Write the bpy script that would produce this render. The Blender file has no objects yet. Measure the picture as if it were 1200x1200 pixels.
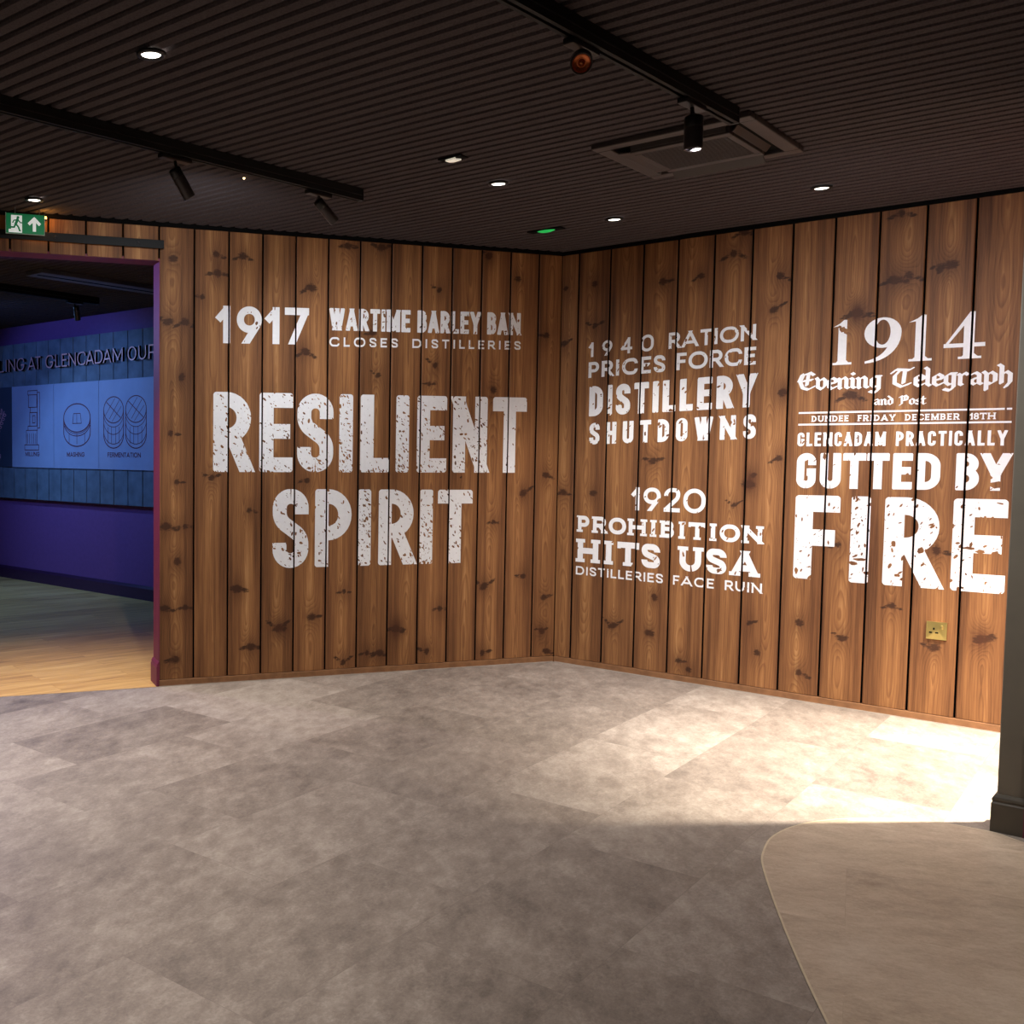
import bpy, bmesh, math, random
from mathutils import Vector, Matrix
from mathutils.geometry import delaunay_2d_cdt

# ------------------------------------------------------------------ camera, world, exposure
scene = bpy.context.scene
COL = scene.collection
YAW = math.radians(44.32124); PITCH = 0.0584213; ROLL = 0.0061057
CAM = Vector((3.07803, -5.80629, 1.287676))
fwd = Vector((0, math.cos(PITCH), -math.sin(PITCH))); upv = Vector((0, math.sin(PITCH), math.cos(PITCH))); rt = Vector((1, 0, 0))
c_, s_ = math.cos(ROLL), math.sin(ROLL)
R3 = Matrix.Rotation(YAW, 3, 'Z')
cr = R3 @ (c_ * rt + s_ * upv); cu = R3 @ (-s_ * rt + c_ * upv); cf = R3 @ fwd
cam_d = bpy.data.cameras.new('camera'); cam = bpy.data.objects.new('camera', cam_d); COL.objects.link(cam)
m4 = Matrix((cr, cu, -cf)).transposed().to_4x4(); m4.translation = CAM
cam.matrix_world = m4
cam_d.sensor_width = 36; cam_d.lens = 36.0; cam_d.shift_x = 0.25; cam_d.clip_start = 0.05
scene.camera = cam
world = bpy.data.worlds.new('world'); scene.world = world; world.use_nodes = True
world.node_tree.nodes['Background'].inputs[0].default_value = (0.8, 0.75, 0.7, 1)
world.node_tree.nodes['Background'].inputs[1].default_value = 0.0
vs = scene.view_settings
vs.view_transform = 'Standard'; vs.look = 'None'; vs.gamma = 1; vs.use_curve_mapping = False
vs.exposure = 0.0
# lamp settings (watts, colour) used by the lamp builders below
P_DOWN = 120.0; C_DOWN = (1.0, 0.93, 0.86)
P_FILL = 120.0  # unseen downlights added as fill
P_TRACK = 42.0; C_TRACK = (0.94, 0.96, 1.0)
P_ALCOVE = 1700.0; C_ALCOVE = (1.0, 0.90, 0.74)
P_BLUE = 110.0; C_BLUE = (0.13, 0.29, 1.0)

# ------------------------------------------------------------------ main measures (metres)
ZB = 0.038            # top of the plinth batten under the planks
ZT = 2.488            # top of the planks
ZC = 2.51             # underside of the ceiling ribs
AL = math.radians(-118.19454)            # direction of the slanting wall, away from the corner
DL = Vector((math.cos(AL), math.sin(AL), 0)); NL = Vector((DL.y * -1, DL.x, 0))   # NL: into the room
ROTL = AL + math.pi                      # local X of that wall runs towards the corner
JAMB = 2.4945; LINTEL = 2.309; DOOR_END = 4.6
WL, OL, WR, OR_ = 0.194818, 0.158799, 0.198299, 0.108945
FARY = -0.16

# ------------------------------------------------------------------ helpers
def srgb(r, g, b):
    f = lambda c: (c / 255 / 12.92) if c / 255 <= 0.04045 else ((c / 255 + 0.055) / 1.055) ** 2.4
    return (f(r), f(g), f(b), 1)

def tag(o, label=None, cat=None, group=None, kind=None):
    if label: o['label'] = label
    if cat: o['category'] = cat
    if group: o['group'] = group
    if kind: o['kind'] = kind
    return o

def empty(name, loc, label, cat, group=None, rz=0):
    o = bpy.data.objects.new(name, None); COL.objects.link(o); o.location = loc; o.rotation_euler = (0, 0, rz)
    o.empty_display_size = 0.05
    return tag(o, label, cat, group)

class MB:
    def __init__(s): s.v = []; s.f = []
    def add(s, vs, fs):
        n = len(s.v); s.v += [tuple(v) for v in vs]; s.f += [tuple(i + n for i in f) for f in fs]
    def box(s, x0, x1, y0, y1, z0, z1):
        s.add([(x0,y0,z0),(x1,y0,z0),(x1,y1,z0),(x0,y1,z0),(x0,y0,z1),(x1,y0,z1),(x1,y1,z1),(x0,y1,z1)],
              [(0,3,2,1),(4,5,6,7),(0,1,5,4),(1,2,6,5),(2,3,7,6),(3,0,4,7)])
    def extrude(s, poly, axis, a, b):
        """closed polygon (p,q) swept along axis between a and b"""
        n = len(poly)
        def P(p, q, t): return {'x': (t, p, q), 'y': (p, t, q), 'z': (p, q, t)}[axis]
        vs = [P(p, q, a) for p, q in poly] + [P(p, q, b) for p, q in poly]
        fs = [tuple(range(n))[::-1], tuple(range(n, 2 * n))] + [(i, (i + 1) % n, n + (i + 1) % n, n + i) for i in range(n)]
        s.add(vs, fs)
    def lathe(s, prof, seg=24, M=None, cap=True):
        """profile (r,h) turned about local Z, moved by M"""
        vs = []; fs = []; n = len(prof)
        for k in range(seg):
            a = 2 * math.pi * k / seg
            for r, h in prof:
                p = Vector((r * math.cos(a), r * math.sin(a), h)); vs.append(M @ p if M else p)
        for k in range(seg):
            k2 = (k + 1) % seg
            for i in range(n - 1): fs.append((k * n + i, k2 * n + i, k2 * n + i + 1, k * n + i + 1))
        if cap:
            fs.append(tuple(k * n for k in range(seg))[::-1]); fs.append(tuple(k * n + n - 1 for k in range(seg)))
        s.add(vs, fs)
    def build(s, name, mat, parent=None, bevel=0, smooth=False, fix=True):
        me = bpy.data.meshes.new(name); me.from_pydata(s.v, [], s.f)
        if fix:
            bm = bmesh.new(); bm.from_mesh(me); bmesh.ops.recalc_face_normals(bm, faces=bm.faces); bm.to_mesh(me); bm.free()
        o = bpy.data.objects.new(name, me); COL.objects.link(o)
        if mat: me.materials.append(mat)
        if smooth:
            for p in me.polygons: p.use_smooth = True
        if bevel:
            b = o.modifiers.new('bevel', 'BEVEL'); b.width = bevel; b.segments = 2; b.limit_method = 'ANGLE'
        if parent: o.parent = parent
        return o

def aim(loc, d):
    d = Vector(d).normalized()
    return Matrix.Translation(loc) @ d.to_track_quat('Z', 'Y').to_matrix().to_4x4()

def structure(mb, name, mat, bevel=0):
    o = mb.build(name, mat, None, bevel); o['kind'] = 'structure'; return o

# ------------------------------------------------------------------ materials
def new_mat(name):
    m = bpy.data.materials.new(name); m.use_nodes = True; nt = m.node_tree
    return m, nt, nt.nodes['Principled BSDF']
class NT:
    def __init__(s, nt): s.nt = nt
    def n(s, t, **k):
        o = s.nt.nodes.new(t)
        for a, v in k.items(): setattr(o, a, v)
        return o
    def l(s, a, b): s.nt.links.new(a, b)
    def _in(s, sock, v):
        if hasattr(v, 'is_linked'): s.l(v, sock)
        else: sock.default_value = v
    def math(s, op, a, b=0.0, c=None, clamp=False):
        o = s.n('ShaderNodeMath', operation=op); o.use_clamp = clamp
        s._in(o.inputs[0], a); s._in(o.inputs[1], b)
        if c is not None: s._in(o.inputs[2], c)
        return o.outputs[0]
    def comb(s, x, y, z):
        o = s.n('ShaderNodeCombineXYZ'); s._in(o.inputs[0], x); s._in(o.inputs[1], y); s._in(o.inputs[2], z); return o.outputs[0]
    def noise(s, vec, scale, detail=3, rough=0.55):
        o = s.n('ShaderNodeTexNoise'); s.l(vec, o.inputs['Vector']); o.inputs['Scale'].default_value = scale
        o.inputs['Detail'].default_value = detail; o.inputs['Roughness'].default_value = rough; return o.outputs['Fac']
    def ramp(s, fac, stops):
        o = s.n('ShaderNodeValToRGB'); s.l(fac, o.inputs[0]); e = o.color_ramp.elements
        while len(e) < len(stops): e.new(0.5)
        for i, (p, c) in enumerate(stops): e[i].position = p; e[i].color = c
        return o.outputs[0]
    def mix(s, fac, a, b, mode='MIX'):
        o = s.n('ShaderNodeMix', data_type='RGBA', blend_type=mode)
        s._in(o.inputs[0], fac); s._in(o.inputs[6], a); s._in(o.inputs[7], b); return o.outputs[2]
    def attr(s, name):
        return s.n('ShaderNodeAttribute', attribute_name=name).outputs['Fac']
    def bump(s, h, strength, dist):
        o = s.n('ShaderNodeBump'); s.l(h, o.inputs['Height']); o.inputs['Strength'].default_value = strength
        o.inputs['Distance'].default_value = dist; return o.outputs[0]

def plain(name, col, rough=0.6, metal=0.0, var=0.08, scale=30, bump=0.0, spec=0.5):
    m, nt, b = new_mat(name); g = NT(nt)
    tc = g.n('ShaderNodeTexCoord').outputs['Object']
    f = g.noise(tc, scale, 3)
    lo = tuple(c * (1 - var) for c in col[:3]) + (1,); hi = tuple(min(1, c * (1 + var)) for c in col[:3]) + (1,)
    g.l(g.ramp(f, [(0.3, lo), (0.7, hi)]), b.inputs['Base Color'])
    b.inputs['Roughness'].default_value = rough; b.inputs['Metallic'].default_value = metal
    b.inputs['Specular IOR Level'].default_value = spec
    if bump: g.l(g.bump(f, bump, 0.002), b.inputs['Normal'])
    return m

def emit(name, col, strength):
    m, nt, b = new_mat(name)
    b.inputs['Base Color'].default_value = col; b.inputs['Emission Color'].default_value = col
    b.inputs['Emission Strength'].default_value = strength; return m

def wood_planks(name):
    m, nt, b = new_mat(name); g = NT(nt)
    uvn = g.n('ShaderNodeUVMap', uv_map='puv').outputs[0]
    sp = g.n('ShaderNodeSeparateXYZ'); g.l(uvn, sp.inputs[0]); u, v = sp.outputs[0], sp.outputs[1]
    pr = g.attr('pr'); kn = g.attr('kn'); kw = g.attr('kw')
    off = g.math('MULTIPLY', pr, 53.7)
    # growth rings of a plank sawn off-centre from a log
    wob = g.noise(g.comb(off, g.math('MULTIPLY', v, 0.9), off), 1.0, 2)
    wob2 = g.noise(g.comb(g.math('ADD', off, 9.0), g.math('MULTIPLY', v, 0.55), 3.0), 1.0, 2)
    uc = g.math('ADD', u, g.math('MULTIPLY', g.math('SUBTRACT', wob2, 0.5), 0.09))
    dep = g.math('ADD', g.math('MULTIPLY', g.math('SUBTRACT', wob, 0.38), 0.20), g.math('MULTIPLY', kw, 0.012))
    fine = g.noise(g.comb(g.math('ADD', g.math('MULTIPLY', u, 9), off), g.math('MULTIPLY', v, 1.6), 1.0), 2.0, 3)
    r = g.math('SQRT', g.math('ADD', g.math('MULTIPLY', uc, uc), g.math('MULTIPLY', dep, dep)))
    r = g.math('ADD', r, g.math('MULTIPLY', fine, 0.012))
    r = g.math('ADD', r, g.math('MULTIPLY', kw, 0.016))
    ring = g.math('FRACT', g.math('MULTIPLY', r, 105.0))
    rings = g.ramp(ring, [(0.0, (0.62, 0.62, 0.62, 1)), (0.55, (0.5, 0.5, 0.5, 1)), (0.86, (0.30, 0.30, 0.30, 1)), (1.0, (0.62, 0.62, 0.62, 1))])
    streak = g.noise(g.comb(g.math('ADD', g.math('MULTIPLY', u, 48), off), g.math('MULTIPLY', v, 0.9), 0.0), 1.0, 4, 0.6)
    fibre = g.noise(g.comb(g.math('ADD', g.math('MULTIPLY', u, 420), off), g.math('MULTIPLY', v, 9.0), 0.0), 1.0, 2)
    blot = g.noise(g.comb(g.math('ADD', g.math('MULTIPLY', u, 24), off), g.math('MULTIPLY', v, 1.1), 5.0), 1.0, 4, 0.6)
    t = g.math('ADD', g.math('MULTIPLY', rings, g.math('ADD', 0.12, g.math('MULTIPLY', g.math('SUBTRACT', 1.0, g.math('MULTIPLY', g.math('ABSOLUTE', uc), 13.0), clamp=True), 0.42))), g.math('MULTIPLY', streak, 0.62))
    t = g.math('ADD', t, g.math('MULTIPLY', fibre, 0.22))
    t = g.math('ADD', t, g.math('MULTIPLY', blot, 0.50))
    t = g.math('SUBTRACT', t, 0.345)
    base = g.ramp(t, [(0.12, srgb(62, 39, 25)), (0.36, srgb(112, 73, 45)), (0.60, srgb(152, 105, 65)), (0.85, srgb(194, 146, 95))])
    tone = g.math('ADD', 0.86, g.math('MULTIPLY', g.math('FRACT', g.math('MULTIPLY', pr, 7.13)), 0.26))
    base = g.mix(1.0, base, g.comb(tone, tone, tone), 'MULTIPLY')
    # knots and dark whorls
    kb = g.noise(g.comb(g.math('ADD', g.math('MULTIPLY', u, 45), off), g.math('MULTIPLY', v, 120), 2.0), 1.0, 5, 0.75)
    km = g.math('MULTIPLY', kn, g.math('ADD', -0.40, g.math('MULTIPLY', kb, 2.6)))
    km = g.ramp(km, [(0.24, (0, 0, 0, 1)), (0.50, (1, 1, 1, 1))])
    base = g.mix(g.math('MULTIPLY', km, 0.88), base, srgb(40, 26, 21))
    halo = g.math('MULTIPLY', g.math('MULTIPLY', kw, 0.75), blot, clamp=True)
    base = g.mix(halo, base, srgb(74, 42, 26))
    g.l(base, b.inputs['Base Color'])
    b.inputs['Roughness'].default_value = 0.6; b.inputs['Specular IOR Level'].default_value = 0.25
    g.l(g.bump(t, 0.25, 0.0015), b.inputs['Normal'])
    return m

def floor_tiles(name, dark, mid, lite, rot, tw=0.457, tl=0.914, warm=0.0):
    m, nt, b = new_mat(name); g = NT(nt)
    tc = g.n('ShaderNodeTexCoord').outputs['Object']
    mp = g.n('ShaderNodeMapping'); g.l(tc, mp.inputs['Vector']); mp.inputs['Rotation'].default_value = (0, 0, rot)
    p = mp.outputs[0]
    br = g.n('ShaderNodeTexBrick'); g.l(p, br.inputs['Vector'])
    br.offset = 0.35; br.inputs['Scale'].default_value = 1.0; br.inputs['Mortar Size'].default_value = 0.0008
    br.inputs['Mortar Smooth'].default_value = 0.3; br.inputs['Brick Width'].default_value = tl; br.inputs['Row Height'].default_value = tw
    br.inputs['Color1'].default_value = (0, 0, 0, 1); br.inputs['Color2'].default_value = (1, 1, 1, 1); br.inputs['Mortar'].default_value = (0.3, 0.3, 0.3, 1)
    rnd = br.outputs['Color']
    rr = g.n('ShaderNodeSeparateColor'); g.l(rnd, rr.inputs[0]); rv = rr.outputs[0]
    sp = g.n('ShaderNodeSeparateXYZ'); g.l(p, sp.inputs[0])
    o = g.math('MULTIPLY', rv, 37.0)
    xx = g.math('ADD', sp.outputs[0], o); yy = g.math('ADD', sp.outputs[1], o)
    q = g.comb(xx, yy, o)
    big = g.noise(q, 2.2, 3, 0.6)
    med = g.noise(g.comb(g.math('MULTIPLY', g.math('ADD', xx, g.math('MULTIPLY', yy, 0.5)), 7.0), g.math('MULTIPLY', g.math('SUBTRACT', yy, g.math('MULTIPLY', xx, 0.4)), 13.0), o), 1.0, 7, 0.74)
    # slate cleavage: streaks slanting across each tile
    st = g.noise(g.comb(g.math('MULTIPLY', g.math('ADD', xx, yy), 4.0), g.math('MULTIPLY', g.math('SUBTRACT', xx, yy), 15.0), o), 1.0, 5, 0.62)
    gr = g.noise(q, 110, 3, 0.7)
    ridge = g.math('ABSOLUTE', g.math('SUBTRACT', g.noise(g.comb(g.math('MULTIPLY', xx, 5.0), g.math('MULTIPLY', yy, 9.0), o), 1.0, 5, 0.7), 0.5))
    ridge = g.ramp(ridge, [(0.0, (1, 1, 1, 1)), (0.03, (0, 0, 0, 1))])
    t = g.math('ADD', g.math('MULTIPLY', big, 0.34), g.math('MULTIPLY', st, 0.16))
    t = g.math('ADD', t, g.math('MULTIPLY', med, 0.58))
    t = g.math('ADD', t, g.math('MULTIPLY', gr, 0.24))
    t = g.math('ADD', t, g.math('MULTIPLY', g.math('SUBTRACT', rv, 0.5), 0.17))
    t = g.math('ADD', t, g.math('MULTIPLY', ridge, 0.05))
    t = g.math('SUBTRACT', t, 0.16)
    col = g.ramp(t, [(0.27, dark), (0.5, mid), (0.74, lite)])
    col = g.mix(g.math('MULTIPLY', br.outputs['Fac'], 0.35), col, dark)
    g.l(col, b.inputs['Base Color'])
    b.inputs['Roughness'].default_value = 0.5; b.inputs['Specular IOR Level'].default_value = 0.35
    g.l(g.bump(t, 0.2, 0.002), b.inputs['Normal'])
    return m

def floor_boards(name):
    m, nt, b = new_mat(name); g = NT(nt)
    tc = g.n('ShaderNodeTexCoord').outputs['Object']
    mp = g.n('ShaderNodeMapping'); g.l(tc, mp.inputs['Vector']); mp.inputs['Rotation'].default_value = (0, 0, math.radians(-78))
    br = g.n('ShaderNodeTexBrick'); g.l(mp.outputs[0], br.inputs['Vector']); br.offset = 0.4
    br.inputs['Scale'].default_value = 1.0; br.inputs['Brick Width'].default_value = 1.2; br.inputs['Row Height'].default_value = 0.15
    br.inputs['Mortar Size'].default_value = 0.0015
    br.inputs['Color1'].default_value = (0, 0, 0, 1); br.inputs['Color2'].default_value = (1, 1, 1, 1); br.inputs['Mortar'].default_value = (0, 0, 0, 1)
    rr = g.n('ShaderNodeSeparateColor'); g.l(br.outputs['Color'], rr.inputs[0]); rv = rr.outputs[0]
    sp = g.n('ShaderNodeSeparateXYZ'); g.l(mp.outputs[0], sp.inputs[0]); o = g.math('MULTIPLY', rv, 31.0)
    n1 = g.noise(g.comb(g.math('ADD', g.math('MULTIPLY', sp.outputs[0], 2.2), o), g.math('MULTIPLY', sp.outputs[1], 26), o), 1.0, 4, 0.6)
    n2 = g.noise(g.comb(g.math('ADD', g.math('MULTIPLY', sp.outputs[0], 6), o), g.math('MULTIPLY', sp.outputs[1], 160), o), 1.0, 2)
    t = g.math('ADD', g.math('MULTIPLY', n1, 0.7), g.math('MULTIPLY', n2, 0.3))
    t = g.math('ADD', t, g.math('MULTIPLY', g.math('SUBTRACT', rv, 0.5), 0.16))
    g.l(g.ramp(t, [(0.25, srgb(150, 106, 58)), (0.5, srgb(206, 160, 92)), (0.75, srgb(234, 194, 122))]), b.inputs['Base Color'])
    b.inputs['Roughness'].default_value = 0.4
    return m

M = {}
M['wood'] = wood_planks('stained_pine')
M['floor'] = floor_tiles('grey_slate_vinyl', srgb(96, 86, 79), srgb(140, 128, 118), srgb(178, 167, 156), math.radians(88))
M['inlay'] = floor_tiles('beige_slate_vinyl', srgb(150, 130, 110), srgb(188, 168, 146), srgb(214, 197, 176), math.radians(-14), 0.457, 0.8)
M['boards'] = floor_boards('oak_boards')
M['felt'] = plain('black_felt', srgb(73, 66, 68), 0.95, 0, 0.25, 160, 0.4, 0.1)
M['felt_base'] = plain('black_backing', srgb(10, 9, 9), 0.95, 0, 0.1, 60, 0, 0.0)
M['black'] = plain('black_paint', srgb(15, 15, 16), 0.6, spec=0.3)
M['blacker'] = plain('matt_black', srgb(8, 8, 8), 0.9, spec=0.1)
M['metal_dark'] = plain('black_metal', srgb(26, 25, 27), 0.35, 0.3)
M['spot_shell'] = plain('dark_grey_metal', srgb(62, 57, 58), 0.35, 0.5)
M['white_paint'] = plain('white_lettering', srgb(238, 238, 240), 0.7, 0, 0.03, 50, 0, 0.2)
M['purple'] = plain('burgundy_paint', srgb(112, 34, 62), 0.55, 0, 0.05)
M['violet'] = plain('aubergine_paint', srgb(112, 66, 118), 0.7, 0, 0.06)
M['aub_dark'] = plain('dark_aubergine_gloss', srgb(60, 30, 58), 0.35)
M['grey_dark'] = plain('charcoal_paint', srgb(106, 98, 84), 0.6, 0, 0.06, 12)
M['back'] = plain('brown_paint', srgb(110, 92, 78), 0.8)
M['cassette'] = plain('brown_black_plastic', srgb(58, 50, 49), 0.5, 0, 0.05)
M['brass'] = plain('brass', srgb(226, 204, 128), 0.28, 0.9, 0.05)
M['copper'] = plain('copper_reflector', srgb(214, 122, 74), 0.25, 0.85, 0.05)
M['rose'] = plain('rose_copper_face', srgb(222, 160, 150), 0.5, 0.1, 0.05)
M['chrome'] = plain('grey_steel', srgb(150, 150, 152), 0.3, 0.8)
M['white_plastic'] = emit('glowing_white_plastic', srgb(236, 226, 208), 0.55)  # plain white plastic with a glow added
M['caulk'] = plain('pale_sealant', srgb(160, 150, 138), 0.6)
M['strip'] = plain('cream_strip', srgb(206, 190, 160), 0.5)
M['slate_board'] = plain('blue_grey_boards', srgb(92, 104, 112), 0.7, 0, 0.25, 9)
M['panel'] = plain('pale_print', srgb(142, 152, 174), 0.6, 0, 0.05, 6)
M['panel_shaded'] = plain('shaded_print', srgb(50, 58, 72), 0.6, 0, 0.08, 6)  # print darkened to stand for lying outside the blue beam
M['ink'] = plain('dark_red_ink', srgb(96, 24, 40), 0.6)
M['ink_pink'] = plain('pink_ink', srgb(214, 150, 160), 0.6)
M['green_sign'] = emit('lit_sign_green', srgb(8, 112, 66), 0.35)
M['sign_white'] = emit('lit_sign_white', srgb(232, 236, 230), 0.42)
M['acrylic'] = plain('clear_edge', srgb(170, 186, 176), 0.2)
M['lamp'] = emit('lamp_face', (1.0, 0.92, 0.8, 1), 9.0)
M['amber'] = emit('amber_lamp', (1.0, 0.45, 0.08, 1), 8.0)
M['green_led'] = emit('green_lens', (0.02, 0.6, 0.12, 1), 0.45)
M['stud_glint'] = emit('glowing_stud', (1.0, 0.75, 0.4, 1), 3.0)  # glow stands in for light caught by a brass stud
M['blue_led'] = emit('blue_lamp', (0.25, 0.4, 1.0, 1), 4.0)

# ------------------------------------------------------------------ the room
# floor of the main room: everything on the room side of the slanting wall
end_l = DL * 6.9
def flat(name, pts, z, mat, thick=0.02):
    mb = MB(); mb.extrude(pts, 'z', z - thick, z); return structure(mb, name, mat)
flat('floor', [(0.02, 0.02), (4.4, 0.02), (6.0, 0.02), (6.0, -9), (end_l.x, -9), (end_l.x, end_l.y)], 0.0, M['floor'], 0.05)
flat('floor_far', [(0.0, 0.0), (-0.1, 0.0), (-8.6, 0.0), (-8.6, -6.1), (end_l.x, end_l.y)], 0.0, M['boards'], 0.05)
INL = [(3.9,-6.1),(2.438,-3.283),(2.345,-3.11),(2.217,-2.857),(2.106,-2.624),(2.016,-2.42),(1.985,-2.313),(1.964,-2.189),(1.967,-2.087),(1.982,-2.003),(2.012,-1.915),(2.057,-1.834),(2.107,-1.765),(2.171,-1.695),(2.238,-1.639),(2.332,-1.594),(2.429,-1.576),(2.489,-1.574),(2.527,-1.590),(2.577,-1.615),(2.70,-1.69),(3.0,-1.95),(3.6,-2.3),(6.0,-2.5)]
def smooth_path(pts, n=6):
    out = []
    for i in range(len(pts) - 1):
        p0 = Vector(pts[max(0, i - 1)]); p1 = Vector(pts[i]); p2 = Vector(pts[i + 1]); p3 = Vector(pts[min(len(pts) - 1, i + 2)])
        for k in range(n):
            t = k / n
            out.append(0.5 * ((2 * p1) + (p2 - p0) * t + (2 * p0 - 5 * p1 + 4 * p2 - p3) * t * t + (3 * p1 - p0 - 3 * p2 + p3) * t ** 3))
    out.append(Vector(pts[-1])); return out
edge = [INL[0]] + [tuple(p) for p in smooth_path(INL[1:])]
mb = MB(); poly = edge + [(6.0, -6.1)]
mb.add([(x, y, 0.0016) for x, y in poly], [tuple(range(len(poly)))]); structure(mb, 'floor_inlay', M['inlay'])
mb = MB(); V = [Vector(p) for p in edge]
for i in range(len(V) - 1):
    d = (V[i + 1] - V[i]).normalized(); nn = Vector((-d.y, d.x))
    a0, a1, b0, b1 = V[i] - nn * 0.003, V[i] + nn * 0.003, V[i + 1] - nn * 0.003, V[i + 1] + nn * 0.003
    mb.add([(a0.x, a0.y, 0.0022), (b0.x, b0.y, 0.0022), (b1.x, b1.y, 0.0022), (a1.x, a1.y, 0.0022)], [(0, 1, 2, 3)])
structure(mb, 'trim_1', M['strip'])

# ribbed ceiling, one surface over both rooms
mb = MB()
sk = math.tan(math.radians(1.5)); x0, x1 = -8.6, 6.0
y = -9.05
while y < 0.30:
    prof = [(-0.0208, 0.026), (-0.0208, 0.010), (-0.017, 0.002), (0.017, 0.0), (0.0208, 0.008), (0.0208, 0.026)]
    vs_ = [(x0, y + p + x0 * sk, ZC + h) for p, h in prof] + [(x1, y + p + x1 * sk, ZC + h) for p, h in prof]
    mb.add(vs_, [(i, i + 1, 7 + i, 6 + i) for i in range(5)])
    y += 0.0637
structure(mb, 'ceiling', M['felt'])
mb = MB(); mb.box(-8.6, 6.0, -9.1, 0.4, ZC + 0.027, ZC + 0.06); structure(mb, 'ceiling_backing', M['felt_base'])

# ---- plank walls
KL = [(-2.448,1.986),(-2.353,1.99),(-2.372,1.691),(-2.433,1.386),(-2.399,1.122),(-2.456,0.88),(-2.351,0.878),(-2.394,0.687),(-2.057,0.525),(-2.465,0.431),(-2.35,0.431),(-1.984,0.963),(-1.658,1.854),(-1.641,1.129),(-1.607,0.347),(-1.772,0.285),(-2.202,1.145),(-2.42,2.324),(-2.182,2.362),(-2.172,2.261),(-2.027,2.362),(-1.626,2.212),(-2.258,2.128),(-1.212,1.733),(-1.247,1.976),(-0.847,1.803),(-0.884,1.693),(-0.793,0.363),(-1.081,0.253),(-1.409,0.487),(-0.497,0.486),(-0.459,1.668),(-0.442,0.874),(-0.24,1.048),(-0.228,0.54),(-0.081,1.157),(-0.08,0.404),(-0.086,0.191),(-1.406,2.458),(-1.201,2.462),(-0.828,2.24),(-0.505,2.457),(-0.306,2.333),(-0.103,2.006),(-2.407,0.144),(-1.97,0.193),(-1.808,0.292),(-1.409,0.074),(-1.26,0.121),(-1.178,0.116),(-1.076,0.258),(-0.873,0.11),(-0.093,0.202),(-0.5,0.08),(-0.053,0.067)]
KR = [(0.02,1.958),(0.04,1.053),(0.218,2.05),(0.234,1.054),(0.378,0.271),(0.592,1.252),(0.625,0.466),(0.025,2.291),(0.621,2.266),(0.211,2.297),(1.273,1.617),(1.268,1.272),(1.143,1.18),(1.12,1.13),(1.047,1.015),(1.147,0.38),(1.563,0.835),(1.989,0.835),(1.813,0.547),(2.178,0.425),(1.592,2.002),(1.6,0.356),(1.397,0.411),(1.595,1.593),(0.834,2.275),(1.003,2.375),(1.244,2.228),(1.217,2.054),(1.786,2.466),(1.618,2.0),(1.765,2.148),(1.826,2.162),(1.955,2.171),(1.999,2.194),(1.053,2.481),(0.772,0.119),(0.601,0.254),(0.831,0.075),(1.192,0.223),(1.402,0.149),(2.0,0.363),(2.182,0.429)]

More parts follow.
